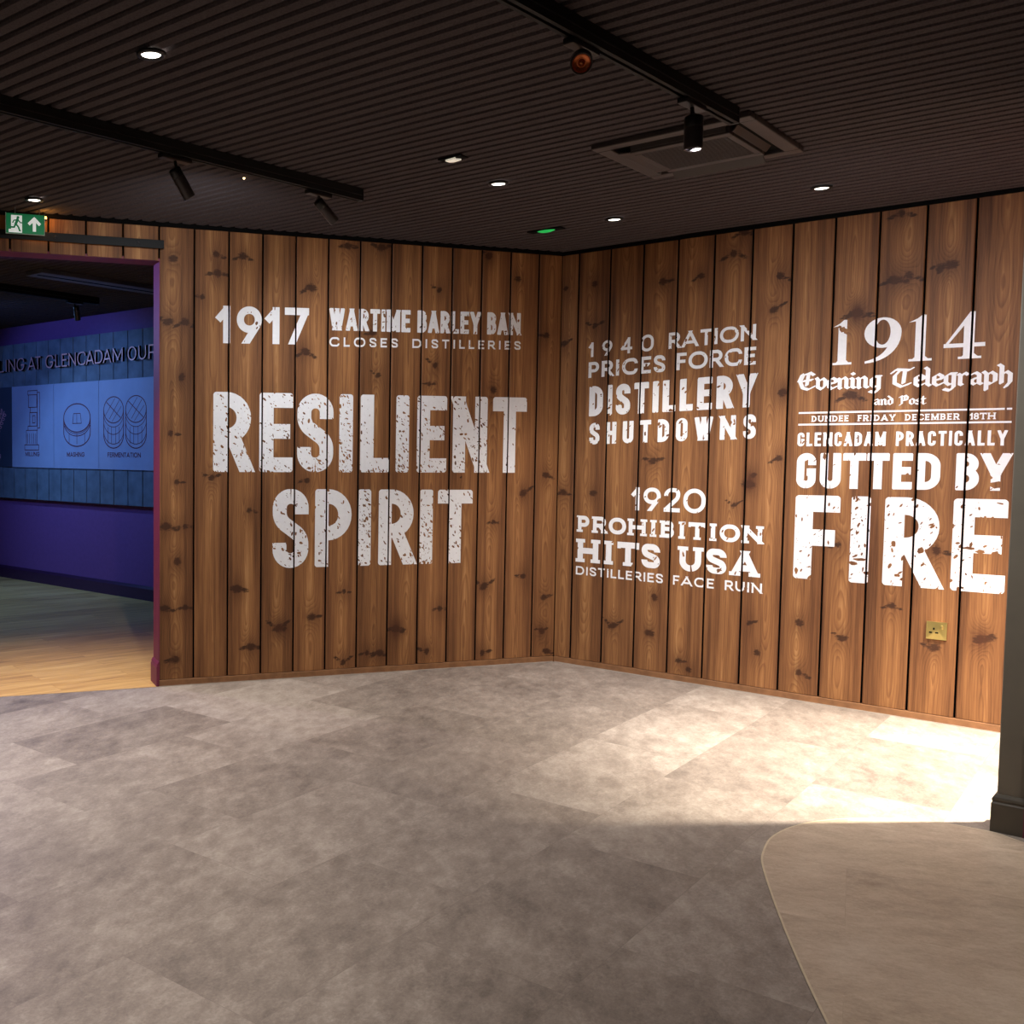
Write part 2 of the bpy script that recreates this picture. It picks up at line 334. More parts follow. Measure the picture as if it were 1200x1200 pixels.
def plank_wall(name, gaps, u_lo, u_hi, knots, seed, hole=None):
    """planks in local X (u) and Z, front at y=0 facing -Y; hole=(u0,u1,z) leaves a doorway below z"""
    rnd = random.Random(seed)
    knots = [(a, b, rnd.uniform(0.95, 1.55), rnd.choice((0, 1, -1, 2, 2)), rnd.uniform(-.5, .6), rnd.uniform(.6, 1.5)) for a, b in knots]
    bm = bmesh.new(); uvl = bm.loops.layers.uv.new('puv')
    lpr = bm.verts.layers.float.new('pr'); lkn = bm.verts.layers.float.new('kn'); lkw = bm.verts.layers.float.new('kw')
    edges = sorted([u_lo] + [g for g in gaps if u_lo < g < u_hi] + [u_hi])
    for a, b in zip(edges[:-1], edges[1:]):
        pr = rnd.random(); g = 0.0046
        ua = a + (g if a != u_lo else 0); ub = b - (g if b != u_hi else 0); uc = (a + b) / 2 + rnd.uniform(-0.02, 0.02)
        za = ZB
        if hole and hole[0] - 0.02 <= (a + b) / 2 <= hole[1]: za = hole[2]
        near = [k for k in knots if ua - 0.03 < k[0] < ub + 0.03]
        if len(near) < 2:
            near = near + [(rnd.uniform(ua + .03, max(ua + .04, ub - .03)), rnd.uniform(0.2, 2.4), rnd.uniform(.4, .7), 0, 0, 1)]
        nx = max(2, int((ub - ua) / 0.012)); nz = max(3, int((ZT - za) / 0.013))
        rows = []
        for j in range(nz + 1):
            z = za + (ZT - za) * j / nz; row = []
            for i in range(nx + 1):
                u = ua + (ub - ua) * i / nx
                yv = 0.0
                if i in (0, nx): yv = 0.0035
                elif i == 1: u = ua + 0.004
                elif i == nx - 1: u = ub - 0.004
                k1 = 0.0; k2 = 0.0
                for ku, kz, ks, kt, sl, asp in near:
                    du = u - ku; dz = z - kz
                    if abs(dz) < 0.2:
                        # a core with two wings sweeping out and up
                        q = (du / (0.0155 * ks * asp)) ** 2 + ((dz - sl * du * .4) / (0.0135 * ks)) ** 2
                        w1 = math.exp(-((abs(du) - 0.032 * ks) / (0.021 * ks)) ** 2 - ((dz - sl * abs(du)) / (0.0085 * ks)) ** 2)
                        if kt == 0 or (kt in (1, -1) and du * kt < 0): w1 = 0
                        k1 = max(k1, math.exp(-q * 0.8), 0.85 * w1)
                        k2 += ks * math.exp(-(du / 0.045) ** 2 - (dz / 0.075) ** 2)
                v = bm.verts.new((u, yv, z)); v[lpr] = pr; v[lkn] = k1; v[lkw] = k2
                row.append(v)
            rows.append(row)
        for j in range(nz):
            for i in range(nx):
                f = bm.faces.new((rows[j][i], rows[j][i + 1], rows[j + 1][i + 1], rows[j + 1][i]))
                for lp in f.loops: lp[uvl].uv = (lp.vert.co.x - uc, lp.vert.co.z)
        # sides and ends going back into the gap, painted black for its deep shade
        def back(vs_row):
            bk = []
            for v in vs_row:
                w = bm.verts.new((v.co.x, 0.02, v.co.z)); w[lpr] = pr; bk.append(w)
            for i in range(len(vs_row) - 1):
                f = bm.faces.new((vs_row[i], vs_row[i + 1], bk[i + 1], bk[i]))
                f.material_index = 1
                for lp in f.loops: lp[uvl].uv = (lp.vert.co.x - uc + lp.vert.co.y, lp.vert.co.z)
        back([r[0] for r in rows][::-1]); back([r[-1] for r in rows]); back(rows[0]); back(rows[-1][::-1])
    me = bpy.data.meshes.new(name); bm.normal_update(); bm.to_mesh(me); bm.free()
    me.materials.append(M['wood']); me.materials.append(M['blacker'])
    o = bpy.data.objects.new(name, me); COL.objects.link(o); o['kind'] = 'structure'
    return o

GAPL = [-(OL + WL * k) for k in range(-1, 36)]; GAPR = [OR_ + WR * k for k in range(0, 24)]
wl = plank_wall('wall_left', GAPL, -6.85, 0.0, KL, 5, (-DOOR_END, -JAMB, LINTEL)); wl.rotation_euler = (0, 0, ROTL)
wr = plank_wall('wall_right', GAPR, 0.0, 4.4, KR, 11)

def on_left(o): o.rotation_euler = (0, 0, ROTL); return o
# cores behind the planks
mb = MB(); mb.box(-JAMB, -0.09, 0.021, 0.15, 0, ZT + 0.02); mb.box(-DOOR_END, -JAMB, 0.021, 0.15, LINTEL, ZT + 0.02); mb.box(-6.9, -DOOR_END, 0.021, 0.15, 0, ZT + 0.02)
on_left(structure(mb, 'wall_left_core', M['felt_base']))
mb = MB(); mb.box(-0.05, 4.4, 0.021, 0.14, 0, ZT + 0.02); structure(mb, 'wall_right_core', M['felt_base'])
# painted reveal of the doorway (lining board), with its skirting
mb = MB()
mb.box(-JAMB - 0.001, -JAMB + 0.012, 0.004, 0.152, 0, LINTEL); mb.box(-DOOR_END, -JAMB + 0.012, 0.004, 0.152, LINTEL - 0.001, LINTEL + 0.012)
mb.box(-DOOR_END - 0.012, -DOOR_END + 0.001, 0.004, 0.152, 0, LINTEL)
on_left(structure(mb, 'door_1', M['purple']))
mb = MB()
mb.extrude([(-JAMB - 0.001, 0), (-JAMB - 0.016, 0), (-JAMB - 0.016, 0.105), (-JAMB - 0.012, 0.112), (-JAMB - 0.013, 0.120), (-JAMB - 0.004, 0.135), (-JAMB - 0.001, 0.135)], 'y', 0.0, 0.155)
o = mb.build('baseboard_door', M['purple']); o['kind'] = 'structure'; on_left(o)
# small battens along the foot of the planks, and dark trims at the ceiling
wood_batten = plain('batten_wood', srgb(136, 94, 60), 0.6, 0, 0.2, 18)
mb = MB(); mb.box(-JAMB, -0.004, -0.006, 0.02, 0.0, ZB - 0.003); on_left(structure(mb, 'baseboard_left', wood_batten, 0.002))
mb = MB(); mb.box(0.004, 4.4, -0.006, 0.02, 0.0, ZB - 0.003); structure(mb, 'baseboard_right', wood_batten, 0.002)
mb = MB(); mb.box(-JAMB, -0.012, -0.010, -0.006, 0.0, 0.0035); on_left(structure(mb, 'trim_2', M['caulk']))
mb = MB(); mb.box(0.012, 2.6, -0.010, -0.006, 0.0, 0.0035); structure(mb, 'trim_3', M['caulk'])
mb = MB(); mb.box(0.0, 4.4, -0.004, 0.02, ZT + 0.003, ZC + 0.02); structure(mb, 'trim_4', M['blacker'])
mb = MB(); mb.box(-6.85, 0.0, -0.004, 0.02, ZT + 0.003, ZC + 0.02); on_left(structure(mb, 'trim_5', M['blacker']))

# partition on the right of the view, its painted end with a moulded plinth
mb = MB(); mb.box(2.488, 2.565, -1.545, -1.42, 0, ZC + 0.02); structure(mb, 'pillar', M['grey_dark'], 0.003)
prof = [(0.0, 0.0), (0.014, 0.0), (0.014, 0.098), (0.010, 0.104), (0.013, 0.112), (0.010, 0.120), (0.004, 0.130), (0.0, 0.131)]
mb = MB()
ring = lambda d: [(2.566, -1.545 - d), (2.488 - d, -1.545 - d), (2.488 - d, -1.42 + d), (2.566, -1.42 + d)]
vs_ = []; fs_ = []
for d, h in prof: vs_ += [(x, y_, h) for x, y_ in ring(d)]
for i in range(len(prof) - 1):
    for k in range(3): fs_.append((i * 4 + k, i * 4 + k + 1, (i + 1) * 4 + k + 1, (i + 1) * 4 + k))
mb.add(vs_, fs_); structure(mb, 'baseboard_pillar', plain('dark_gloss', srgb(80, 73, 62), 0.35, 0, 0.05))
mb = MB(); mb.box(2.566, 6.0, -1.562, -1.42, 0, ZC + 0.02); structure(mb, 'wall_partition', M['purple'])
mb = MB(); mb.box(4.4, 4.5, -1.42, 0.02, 0, ZC + 0.02); structure(mb, 'wall_alcove', M['back'])
# the rest of the shell, behind the camera and around the far room
mb = MB(); mb.box(end_l.x, 6.0, -9.1, -9.0, 0, ZC + 0.02); structure(mb, 'wall_back', M['back'])
mb = MB(); mb.box(6.0, 6.1, -9.1, 0.0, 0, ZC + 0.02); structure(mb, 'wall_side', M['back'])
mb = MB(); mb.box(end_l.x - 0.1, end_l.x, -9.1, end_l.y, 0, ZC + 0.02); structure(mb, 'wall_return', M['back'])
mb = MB(); mb.box(-8.6, -0.1, FARY, FARY + 0.1, 0, ZC + 0.02); structure(mb, 'wall_far', M['violet'])
mb = MB(); mb.box(-8.7, -8.6, -6.2, 0, 0, ZC + 0.02); mb.box(-8.7, end_l.x - 0.1, -6.2, -6.1, 0, ZC + 0.02); structure(mb, 'wall_far_side', M['violet'])
mb = MB()
mb.extrude([(FARY, 0), (FARY - 0.018, 0), (FARY - 0.018, 0.10), (FARY - 0.006, 0.122), (FARY, 0.124)], 'x', -8.6, -0.2)
structure(mb, 'baseboard_far', M['aub_dark'])

# ------------------------------------------------------------------ lamps
def spot(name, loc, d, watts, col, angle, blend, parent=None, size=0.03):
    L = bpy.data.lights.new(name, 'SPOT'); L.energy = watts; L.color = col; L.spot_size = math.radians(angle); L.spot_blend = blend
    L.shadow_soft_size = size
    o = bpy.data.objects.new(name, L); COL.objects.link(o)
    o.rotation_mode = 'QUATERNION'; o.rotation_quaternion = Vector(d).normalized().to_track_quat('-Z', 'Y'); o.location = loc
    if parent: o.parent = parent
    return o

_ring = MB(); _ring.lathe([(0.030, -0.004), (0.034, -0.010), (0.044, -0.008), (0.047, 0.0), (0.044, 0.0)], 32, cap=False)
_lens = MB(); _lens.lathe([(0.0005, -0.005), (0.031, -0.004)], 32, cap=False)
ring0 = _ring.build('trim_ring', M['metal_dark'], None, 0, True); lens0 = _lens.build('lens', M['lamp'], None)
first = [True]
def downlight(x, y, label, watts, col=C_DOWN, angle=88, blend=0.9):
    e = empty('downlight', (x, y, ZC - 0.001), label, 'ceiling light', 'recessed ceiling downlights')
    if first[0]: a, b = ring0, lens0; first[0] = False
    else:
        a, b = ring0.copy(), lens0.copy(); COL.objects.link(a); COL.objects.link(b)
    a.parent = e; b.parent = e
    spot('downlight_lamp', (0, 0, -0.02), (0, 0, -1), watts, col, angle, blend, e)
    return e
downlight(0.590, -3.732, 'bright round downlight high up in the ribbed ceiling, above the track with two tilted spots', P_DOWN * 1.15)
downlight(-1.233, -2.948, 'round downlight above the green exit sign and doorway', P_DOWN * 2.1)
downlight(0.567, -1.680, 'round downlight between the white ceiling fitting and the room corner', P_DOWN)
downlight(0.632, -0.652, 'thin bright downlight just beside the green glowing lens near the corner', P_DOWN)
downlight(1.600, -0.616, 'round downlight above the white 1914 date on the plank wall', P_DOWN)
for x, y, k in ((3.2, -2.35, .8), (2.7, -4.3, .25), (4.6, -4.0, .35), (4.4, -6.6, .5), (2.0, -6.7, 1.3), (0.59, -4.75, 1.35), (0.5, -6.3, 1.6), (-1.3, -4.3, 1.0), (0.2, -8.0, 1.0), (3.4, -8.2, .8)):  # lamps out of view, added to fill the room with light
    downlight(x, y, 'round downlight added as fill in the ceiling outside this view', P_FILL * k)

def track(name, a, b, label):
    """surface track hung under the ribs between a and b (x,y), box section"""
    a = Vector((a[0], a[1], 0)); b = Vector((b[0], b[1], 0)); L = (b - a).length; ang = math.atan2((b - a).y, (b - a).x)
    e = empty(name, (a.x, a.y, ZC), label, 'track light rail', None, ang)
    mb = MB(); mb.extrude([(-0.018, 0.0), (-0.018, -0.055), (-0.006, -0.055), (-0.006, -0.047), (0.006, -0.047), (0.006, -0.055), (0.018, -0.055), (0.018, 0.0)], 'x', 0, L)
    mb.build('rail', M['black'], e)
    mb = MB(); mb.box(L, L + 0.012, -0.019, 0.019, -0.056, 0.0); mb.build('end_cap', M['metal_dark'], e, 0.002)
    mb = MB(); mb.box(0, L, 0.0185, 0.0195, -0.034, -0.030); mb.box(0, L, -0.0195, -0.0185, -0.034, -0.030); mb.build('edge_line', M['spot_shell'], e)
    return e
track('lighting_track', (-0.20, -5.6), (0.037, -2.02), 'long black lighting track ending above the wartime lettering, carrying two tilted spots')
track('lighting_track', (1.545, -5.4), (1.700, -2.00), 'long black lighting track ending over the ceiling air unit')

def track_spot(base, head, d, length, rad, label, lens_mat=None, lens_in=0.012, tdir=Vector((0.05, 1, 0)), lamp=None):
    """base: where the adaptor meets the track; head: centre of the rear of the tube; d: where it points"""
    e = empty('track_spotlight', base, label, 'spotlight', 'track spotlights')
    B = Vector(base); ang = math.atan2(tdir.y, tdir.x)
    mb = MB(); mb.box(-0.075, 0.075, -0.017, 0.017, -0.018, 0.0); a = mb.build('adaptor', M['metal_dark'], e, 0.003); a.rotation_euler = (0, 0, ang)
    H = Vector(head) - B; d = Vector(d).normalized()
    mb = MB(); P0 = Vector((0, 0, -0.018)); P1 = H + d * 0.03
    mb.lathe([(0.007, 0), (0.007, (P1 - P0).length)], 12, aim(P0, P1 - P0)); mb.build('stem', M['metal_dark'], e)
    T = aim(H, d)
    mb = MB(); mb.lathe([(rad * 0.72, -0.004), (rad * 0.96, 0.0), (rad, 0.006), (rad, 0.034), (rad * 0.97, 0.035)], 28, T); mb.build('rear_housing', M['metal_dark'], e, 0, True)
    mb = MB(); mb.lathe([(rad, 0.036), (rad, length - 0.003), (rad * 0.97, length), (rad * 0.86, length), (rad * 0.82, length - 0.004), (rad * 0.8, length - lens_in)], 28, T, cap=False)
    mb.build('tube', M['spot_shell'], e, 0, True)
    mb = MB(); r8 = rad * 0.8; z = length - lens_in
    mb.lathe([(r8, z), (r8 * 0.86, z - 0.006), (r8 * 0.62, z - 0.004), (r8 * 0.55, z - 0.010), (r8 * 0.3, z - 0.006), (r8 * 0.24, z - 0.001), (0.0005, z)], 28, T, cap=False)
    mb.build('reflector', lens_mat or M['metal_dark'], e, 0, True)
    if lamp:
        p = H + d * (length + 0.01); spot('track_lamp', p, lamp[0], lamp[1], lamp[2], lamp[3], lamp[4], e, 0.02)
    return e
track_spot((-0.045, -3.08, ZC - 0.055), (-0.045, -3.085, 2.405), (0.10, 0.42, -0.62), 0.125, 0.025, 'black track spot tilted down, over the wall beside the doorway', None, lamp=((-0.66, 0.55, -0.45), P_TRACK * 1.35, C_TRACK, 120, 1.0))
track_spot((0.005, -2.27, ZC - 0.055), (0.005, -2.275, 2.415), (0.14, 0.62, -0.52), 0.125, 0.023, 'black track spot tilted down, at the end of its track over the barley ban lettering', None, lamp=((-0.3, 0.7, -0.68), P_TRACK, C_TRACK, 112, 1.0))
track_spot((1.645, -3.02, ZC - 0.055), (1.665, -3.06, 2.395), (0.42, -0.80, -0.42), 0.10, 0.030, 'black track spot turned to the viewer showing its copper reflector', M['copper'])
track_spot((1.683, -2.32, ZC - 0.055), (1.690, -2.32, 2.405), (0.0, 0.02, -1), 0.105, 0.030, 'black tube spot hanging straight down in front of the ceiling air unit', None, lamp=((0.05, 0.80, -0.58), P_TRACK * 5.2, C_TRACK, 100, 1.0))
# the strong lamp in the space behind the partition
e = empty('track_spotlight', (3.10, -0.79, ZC - 0.002), 'bright spotlight behind the partition outside this view', 'spotlight', 'track spotlights')
mb = MB(); mb.lathe([(0.03, 0), (0.03, -0.06)], 20); mb.build('tube', M['spot_shell'], e)
spot('spot_lamp', (0, 0, -0.08), (-0.34, -0.16, -1.9), P_ALCOVE, C_ALCOVE, 80, 1.0, e, 0.035)

# ------------------------------------------------------------------ air unit in the ceiling
ac = empty('ceiling_air_unit', (1.435, -1.635, ZC), 'square brown-black ceiling air conditioning cassette with slatted centre', 'air conditioner')
h = 0.30
mb = MB()
for a, b, c, d in ((-h, h, -h, -0.245), (-h, h, 0.245, h), (-h, -0.245, -0.245, 0.245), (0.245, h, -0.245, 0.245)): mb.box(a, b, c, d, -0.022, 0.0)
mb.build('frame', M['cassette'], ac, 0.004)
mb = MB(); mb.box(-0.245, 0.245, -0.245, 0.245, -0.006, 0.0); mb.build('air_slot', M['blacker'], ac)
mb = MB()
for a, b, c, d in ((-0.19, 0.19, -0.19, -0.15), (-0.19, 0.19, 0.15, 0.19), (-0.19, -0.165, -0.15, 0.15), (0.165, 0.19, -0.15, 0.15)): mb.box(a, b, c, d, -0.034, -0.004)
mb.build('centre_panel', M['cassette'], ac, 0.003)
mb = MB()
for k in range(22):
    yy = -0.145 + k * 0.290 / 21; mb.box(-0.165, 0.165, yy - 0.0032, yy + 0.0032, -0.034, -0.0315)
mb.build('grille', M['cassette'], ac)
for k, (ang, tilt) in enumerate(((0, -38), (90, 4), (180, 78), (270, 50))):
    mb = MB(); mb.box(-0.18, 0.18, 0.0, 0.046, -0.003, 0.003); f = mb.build('flap', M['cassette'], ac, 0.001)
    f.matrix_local = Matrix.Rotation(math.radians(ang), 4, 'Z') @ Matrix.Translation((0, 0.196, -0.026)) @ Matrix.Rotation(math.radians(tilt), 4, 'X')

# small things on the ceiling
e = empty('ceiling_fitting', (0.636, -2.149, ZC - 0.001), 'small dull white plastic fitting with an added glow and a chipped outline in a dark gap of the ribs', 'lamp')
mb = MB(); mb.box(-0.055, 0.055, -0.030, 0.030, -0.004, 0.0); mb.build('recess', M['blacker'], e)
mb = MB(); mb.extrude([(-0.028, -0.016), (0.026, -0.022), (0.014, -0.004), (0.030, 0.016), (-0.010, 0.022), (-0.026, 0.010)], 'z', -0.012, -0.004); mb.build('lens', M['white_plastic'], e, 0.002)  # white plastic piece, brightened by its own glow
e = empty('emergency_light', (0.243, -0.65, ZC - 0.001), 'dark ceiling lamp with a green glowing lens near the wall corner', 'light')
mb = MB(); mb.box(-0.10, 0.10, -0.030, 0.030, -0.006, 0.0); mb.build('housing', M['blacker'], e, 0.002)
mb = MB(); mb.lathe([(0.0005, -0.016), (0.020, -0.013), (0.034, -0.006)], 24, cap=False); o = mb.build('lens', M['green_led'], e, 0, True); o.scale = (1.5, 0.8, 1)
o = MB(); o.lathe([(0.0005, -0.008), (0.004, -0.006), (0.006, 0.0)], 14, cap=False); o = o.build('ceiling_stud', M['stud_glint'], None, 0, True); o.location = (-0.213, -2.526, ZC - 0.001)  # brass stud, its glint done as emission
tag(o, 'tiny brass stud with a painted warm glint in the ceiling beside the track with two tilted spots', 'lamp')

# ------------------------------------------------------------------ glyphs
def fillet(pts, r):
    out = []
    n = len(pts)
    for i, p in enumerate(pts):
        P = Vector(p[:2])
        if len(p) < 3 or i in (0, n - 1): out.append(P); continue
        A = Vector(pts[i - 1][:2]); B = Vector(pts[i + 1][:2])
        a = (A - P); b = (B - P); la, lb = a.length, b.length
        if la < 1e-6 or lb < 1e-6: out.append(P); continue
        a /= la; b /= lb
        fa = 0.5 if len(pts[i - 1]) > 2 and i - 1 > 0 else 1.0
        fb = 0.5 if len(pts[i + 1]) > 2 and i + 1 < n - 1 else 1.0
        ca = max(-1, min(1, a.dot(b))); half = math.acos(ca) / 2
        if half > 1.5: out.append(P); continue
        rr = r * p[2]
        d = min(rr / math.tan(half), la * fa * 0.98, lb * fb * 0.98)
        q0 = P + a * d; q1 = P + b * d; rad = d * math.tan(half)
        cen = P + (a + b).normalized() * (rad / math.sin(half))
        a0 = math.atan2(q0.y - cen.y, q0.x - cen.x); a1 = math.atan2(q1.y - cen.y, q1.x - cen.x)
        da = (a1 - a0 + math.pi) % (2 * math.pi) - math.pi
        for k in range(9):
            t = a0 + da * k / 8; out.append(Vector((cen.x + rad * math.cos(t), cen.y + rad * math.sin(t))))
    return out

def stroke(pts, t, e0=0, e1=0, closed=False):
    pts = [Vector(p) for p in pts]
    q = [pts[0]]
    for p in pts[1:]:
        if (p - q[-1]).length > 1e-5: q.append(p)
    pts = q
    if closed and (pts[0] - pts[-1]).length < 1e-5: pts = pts[:-1]
    if not closed:
        if e0: pts[0] = pts[0] + (pts[0] - pts[1]).normalized() * e0
        if e1: pts[-1] = pts[-1] + (pts[-1] - pts[-2]).normalized() * e1
    n = len(pts); L = []; R = []
    for i in range(n):
        if closed: a = pts[i] - pts[i - 1]; b = pts[(i + 1) % n] - pts[i]
        else:
            a = pts[i] - pts[i - 1] if i else pts[1] - pts[0]
            b = pts[i + 1] - pts[i] if i < n - 1 else a
            if not i: a = b
        a = a.normalized(); b = b.normalized(); m = Vector((-a.y, a.x)) + Vector((-b.y, b.x))
        if m.length < 1e-6: m = Vector((-a.y, a.x))
        m.normalize(); k = max(0.35, m.dot(Vector((-a.y, a.x))))
        L.append(pts[i] + m * (t / 2 / k)); R.append(pts[i] - m * (t / 2 / k))
    out = []
    for i in range(n if closed else n - 1):
        j = (i + 1) % n
        out.append([R[i], R[j], L[j], L[i]])
    return out

def clip_y(poly, lo, hi):
    for lim, sgn in ((lo, 1), (hi, -1)):
        out = []
        for i in range(len(poly)):
            a, b = poly[i - 1], poly[i]; ia = sgn * (a.y - lim) >= -1e-9; ib = sgn * (b.y - lim) >= -1e-9
            if ia != ib: out.append(a + (b - a) * ((lim - a.y) / (b.y - a.y)))
            if ib: out.append(b)
        poly = out
        if not poly: return []
    return poly

S_C = [(1, .72), (1, 1, 1), (0, 1, 1), (0, .63, .8), (1, .37, .8), (1, 0, 1), (0, 0, 1), (0, .28)]
GL = {   # strokes: (points with optional fillet factor, extend start, extend end, closed)
 'A': [([(0, 0), (.5, 1)], 1, 1), ([(1, 0), (.5, 1)], 1, 1), ([(.2, .25), (.8, .25)], 0, 0)],
 'B': [([(0, 0), (0, 1)], 1, 1), ([(0, 1), (.94, 1, .8), (.94, .53, .8), (0, .53)], 0, 0), ([(0, .53), (1, .53, .8), (1, 0, .8), (0, 0)], 0, 0)],
 'C': [([(1, .70), (1, 1, 1), (0, 1, 1), (0, 0, 1), (1, 0, 1), (1, .30)], 0, 0)],
 'D': [([(0, 0), (0, 1)], 1, 1), ([(0, 1), (1, 1, 1), (1, 0, 1), (0, 0)], 0, 0)],
 'E': [([(0, 0), (0, 1)], 1, 1), ([(0, 1), (1, 1)], 0, .5), ([(0, .52), (.86, .52)], 0, .5), ([(0, 0), (1, 0)], 0, .5)],
 'F': [([(0, 0), (0, 1)], 1, 1), ([(0, 1), (1, 1)], 0, .5), ([(0, .50), (.84, .50)], 0, .5)],
 'G': [([(1, .70), (1, 1, 1), (0, 1, 1), (0, 0, 1), (1, 0, 1), (1, .45), (.55, .45)], 0, 0)],
 'H': [([(0, 0), (0, 1)], 1, 1), ([(1, 0), (1, 1)], 1, 1), ([(0, .5), (1, .5)], 0, 0)],
 'I': [([(.5, 0), (.5, 1)], 1, 1)],
 'L': [([(0, 0), (0, 1)], 1, 1), ([(0, 0), (1, 0)], 0, .5)],
 'M': [([(0, 0), (0, 1)], 1, 1), ([(1, 0), (1, 1)], 1, 1), ([(0, 1), (.5, .18)], 1, 1), ([(1, 1), (.5, .18)], 1, 1)],
 'N': [([(0, 0), (0, 1)], 1, 1), ([(1, 0), (1, 1)], 1, 1), ([(0, 1), (1, 0)], 1, 1)],
 'O': [([(.5, 1), (0, 1, 1), (0, 0, 1), (1, 0, 1), (1, 1, 1), (.5, 1)], 0, 0, True)],
 'P': [([(0, 0), (0, 1)], 1, 1), ([(0, 1), (1, 1, 1), (1, .42, 1), (0, .42)], 0, 0)],
 'R': [([(0, 0), (0, 1)], 1, 1), ([(0, 1), (.97, 1, 1), (.97, .44, 1), (0, .44)], 0, 0), ([(.48, .46), (1, 0)], 0, 1)],
 'S': [(S_C, 0, 0)],
 'T': [([(.5, 0), (.5, 1)], 1, 1), ([(0, 1), (1, 1)], .5, .5)],
 'U': [([(0, 1), (0, 0, 1), (1, 0, 1), (1, 1)], 1, 1)],
 'V': [([(0, 1), (.5, 0)], 1, 1), ([(1, 1), (.5, 0)], 1, 1)],
 'W': [([(0, 1), (.27, 0)], 1, 1), ([(.27, 0), (.5, 1)], 1, 1), ([(.5, 1), (.73, 0)], 1, 1), ([(.73, 0), (1, 1)], 1, 1)],
 'Y': [([(0, 1), (.5, .42)], 1, .3), ([(1, 1), (.5, .42)], 1, .3), ([(.5, .46), (.5, 0)], 0, 1)],
 '1': [([(.85, 0), (.85, 1)], 1, 1), ([(.85, 1), (0, .70)], .2, .3)],
 '9': [([(.5, 1), (0, 1, 1), (0, .36, 1), (1, .36, 1), (1, 1, 1), (.5, 1)], 0, 0, True), ([(.93, .50), (.42, 0)], 0, 1)],
 '7': [([(0, 1), (1, 1)], .5, .5), ([(1, 1), (.30, 0)], .2, 1)],
 '4': [([(.78, 0), (.78, 1)], 1, 1), ([(.78, 1), (0, .28)], .3, .3), ([(0, .28), (1.0, .28)], .3, .6)],
 '0': [([(.5, 1), (0, 1, 1), (0, 0, 1), (1, 0, 1), (1, 1, 1), (.5, 1)], 0, 0, True)],
 '2': [([(0, .70), (0, 1, 1), (1, 1, 1), (1, .62, .6), (.0, .02)], 0, .2), ([(0, 0), (1, 0)], .5, .5)],
 '8': [([(.5, 1), (.04, 1, 1), (.04, .53, 1), (.96, .53, 1), (.96, 1, 1), (.5, 1)], 0, 0, True), ([(.5, .53), (0, .53, 1), (0, 0, 1), (1, 0, 1), (1, .53, 1), (.5, .53)], 0, 0, True)],
}
SERIF = {  # slab serif positions: x of the stem, y of the end
 'P': [(0, 0), (0, 1)], 'R': [(0, 0), (0, 1), (1, 0)], 'H': [(0, 0), (0, 1), (1, 0), (1, 1)], 'I': [(.5, 0), (.5, 1)], 'B': [(0, 0), (0, 1)],
 'T': [(.5, 0)], 'N': [(0, 0), (0, 1), (1, 1)], 'U': [(0, 1), (1, 1)], 'A': [(0, 0), (1, 0)], 'D': [(0, 0), (0, 1)], 'E': [(0, 0), (0, 1)],
 'F': [(0, 0), (0, 1)], 'Y': [(0, 1), (1, 1), (.5, 0)], 'M': [(0, 0), (0, 1), (1, 0), (1, 1)], '1': [(.85, 0)]}
WID = {'cond': dict(I=0, L=.43, E=.47, F=.46, T=.50, M=.70, W=.76, A=.58, Y=.56, N=.64), 
       'geo': dict(I=0, C=.82, G=.86, O=.95, L=.50, E=.54, F=.50, S=.58, D=.76, R=.62, P=.58, T=.62, A=.86, N=.74, M=.92, U=.70, Y=.75, H=.7, **{'1': .36, '9': .66, '7': .60, '4': .72, '0': .80, '2': .60}),
       'slab': dict(I=.46, P=.72, R=.80, O=.86, H=.95, B=.74, T=.80, N=.92, S=.66, U=.88, A=.98, D=.8, E=.66, F=.62, C=.76, M=1.0, Y=.85, **{'1': .40, '8': .6})}
def glyph(ch, w, h, t, r, slab=False, th=None):
    """polygons of one letter in the box 0..w, 0..h with stroke t"""
    polys = []; X = lambda x: t / 2 + x * (w - t); Yy = lambda y: t / 2 + y * (h - t)
    inset = t * 0.35 if slab and ch in 'PRHIBTNUADEFYM' else 0
    X = (lambda x: t / 2 + inset + x * (w - t - 2 * inset))
    for s in GL[ch]:
        pts = [(X(p[0]), Yy(p[1])) + tuple(p[2:]) for p in s[0]]
        closed = len(s) > 3
        pp = fillet(pts, r)
        for q in stroke(pp, t, s[1] * t, s[2] * t, closed):
            q = clip_y(q, 0, h)
            if len(q) > 2: polys.append(q)
    if slab:
        sw = t * 1.0 + (0.18 * h if ch != 'I' else 0.16 * h); sh = t * 0.62
        for x, y in SERIF.get(ch, []):
            cx = X(x); y0 = 0 if y == 0 else h - sh
            polys.append([Vector((max(0, cx - sw / 2), y0)), Vector((min(w, cx + sw / 2), y0)), Vector((min(w, cx + sw / 2), y0 + sh)), Vector((max(0, cx - sw / 2), y0 + sh))])
        if ch == 'T':
            for x in (0, w - sh): polys.append([Vector((x, h * .72)), Vector((x + sh, h * .72)), Vector((x + sh, h)), Vector((x, h))])
    return polys

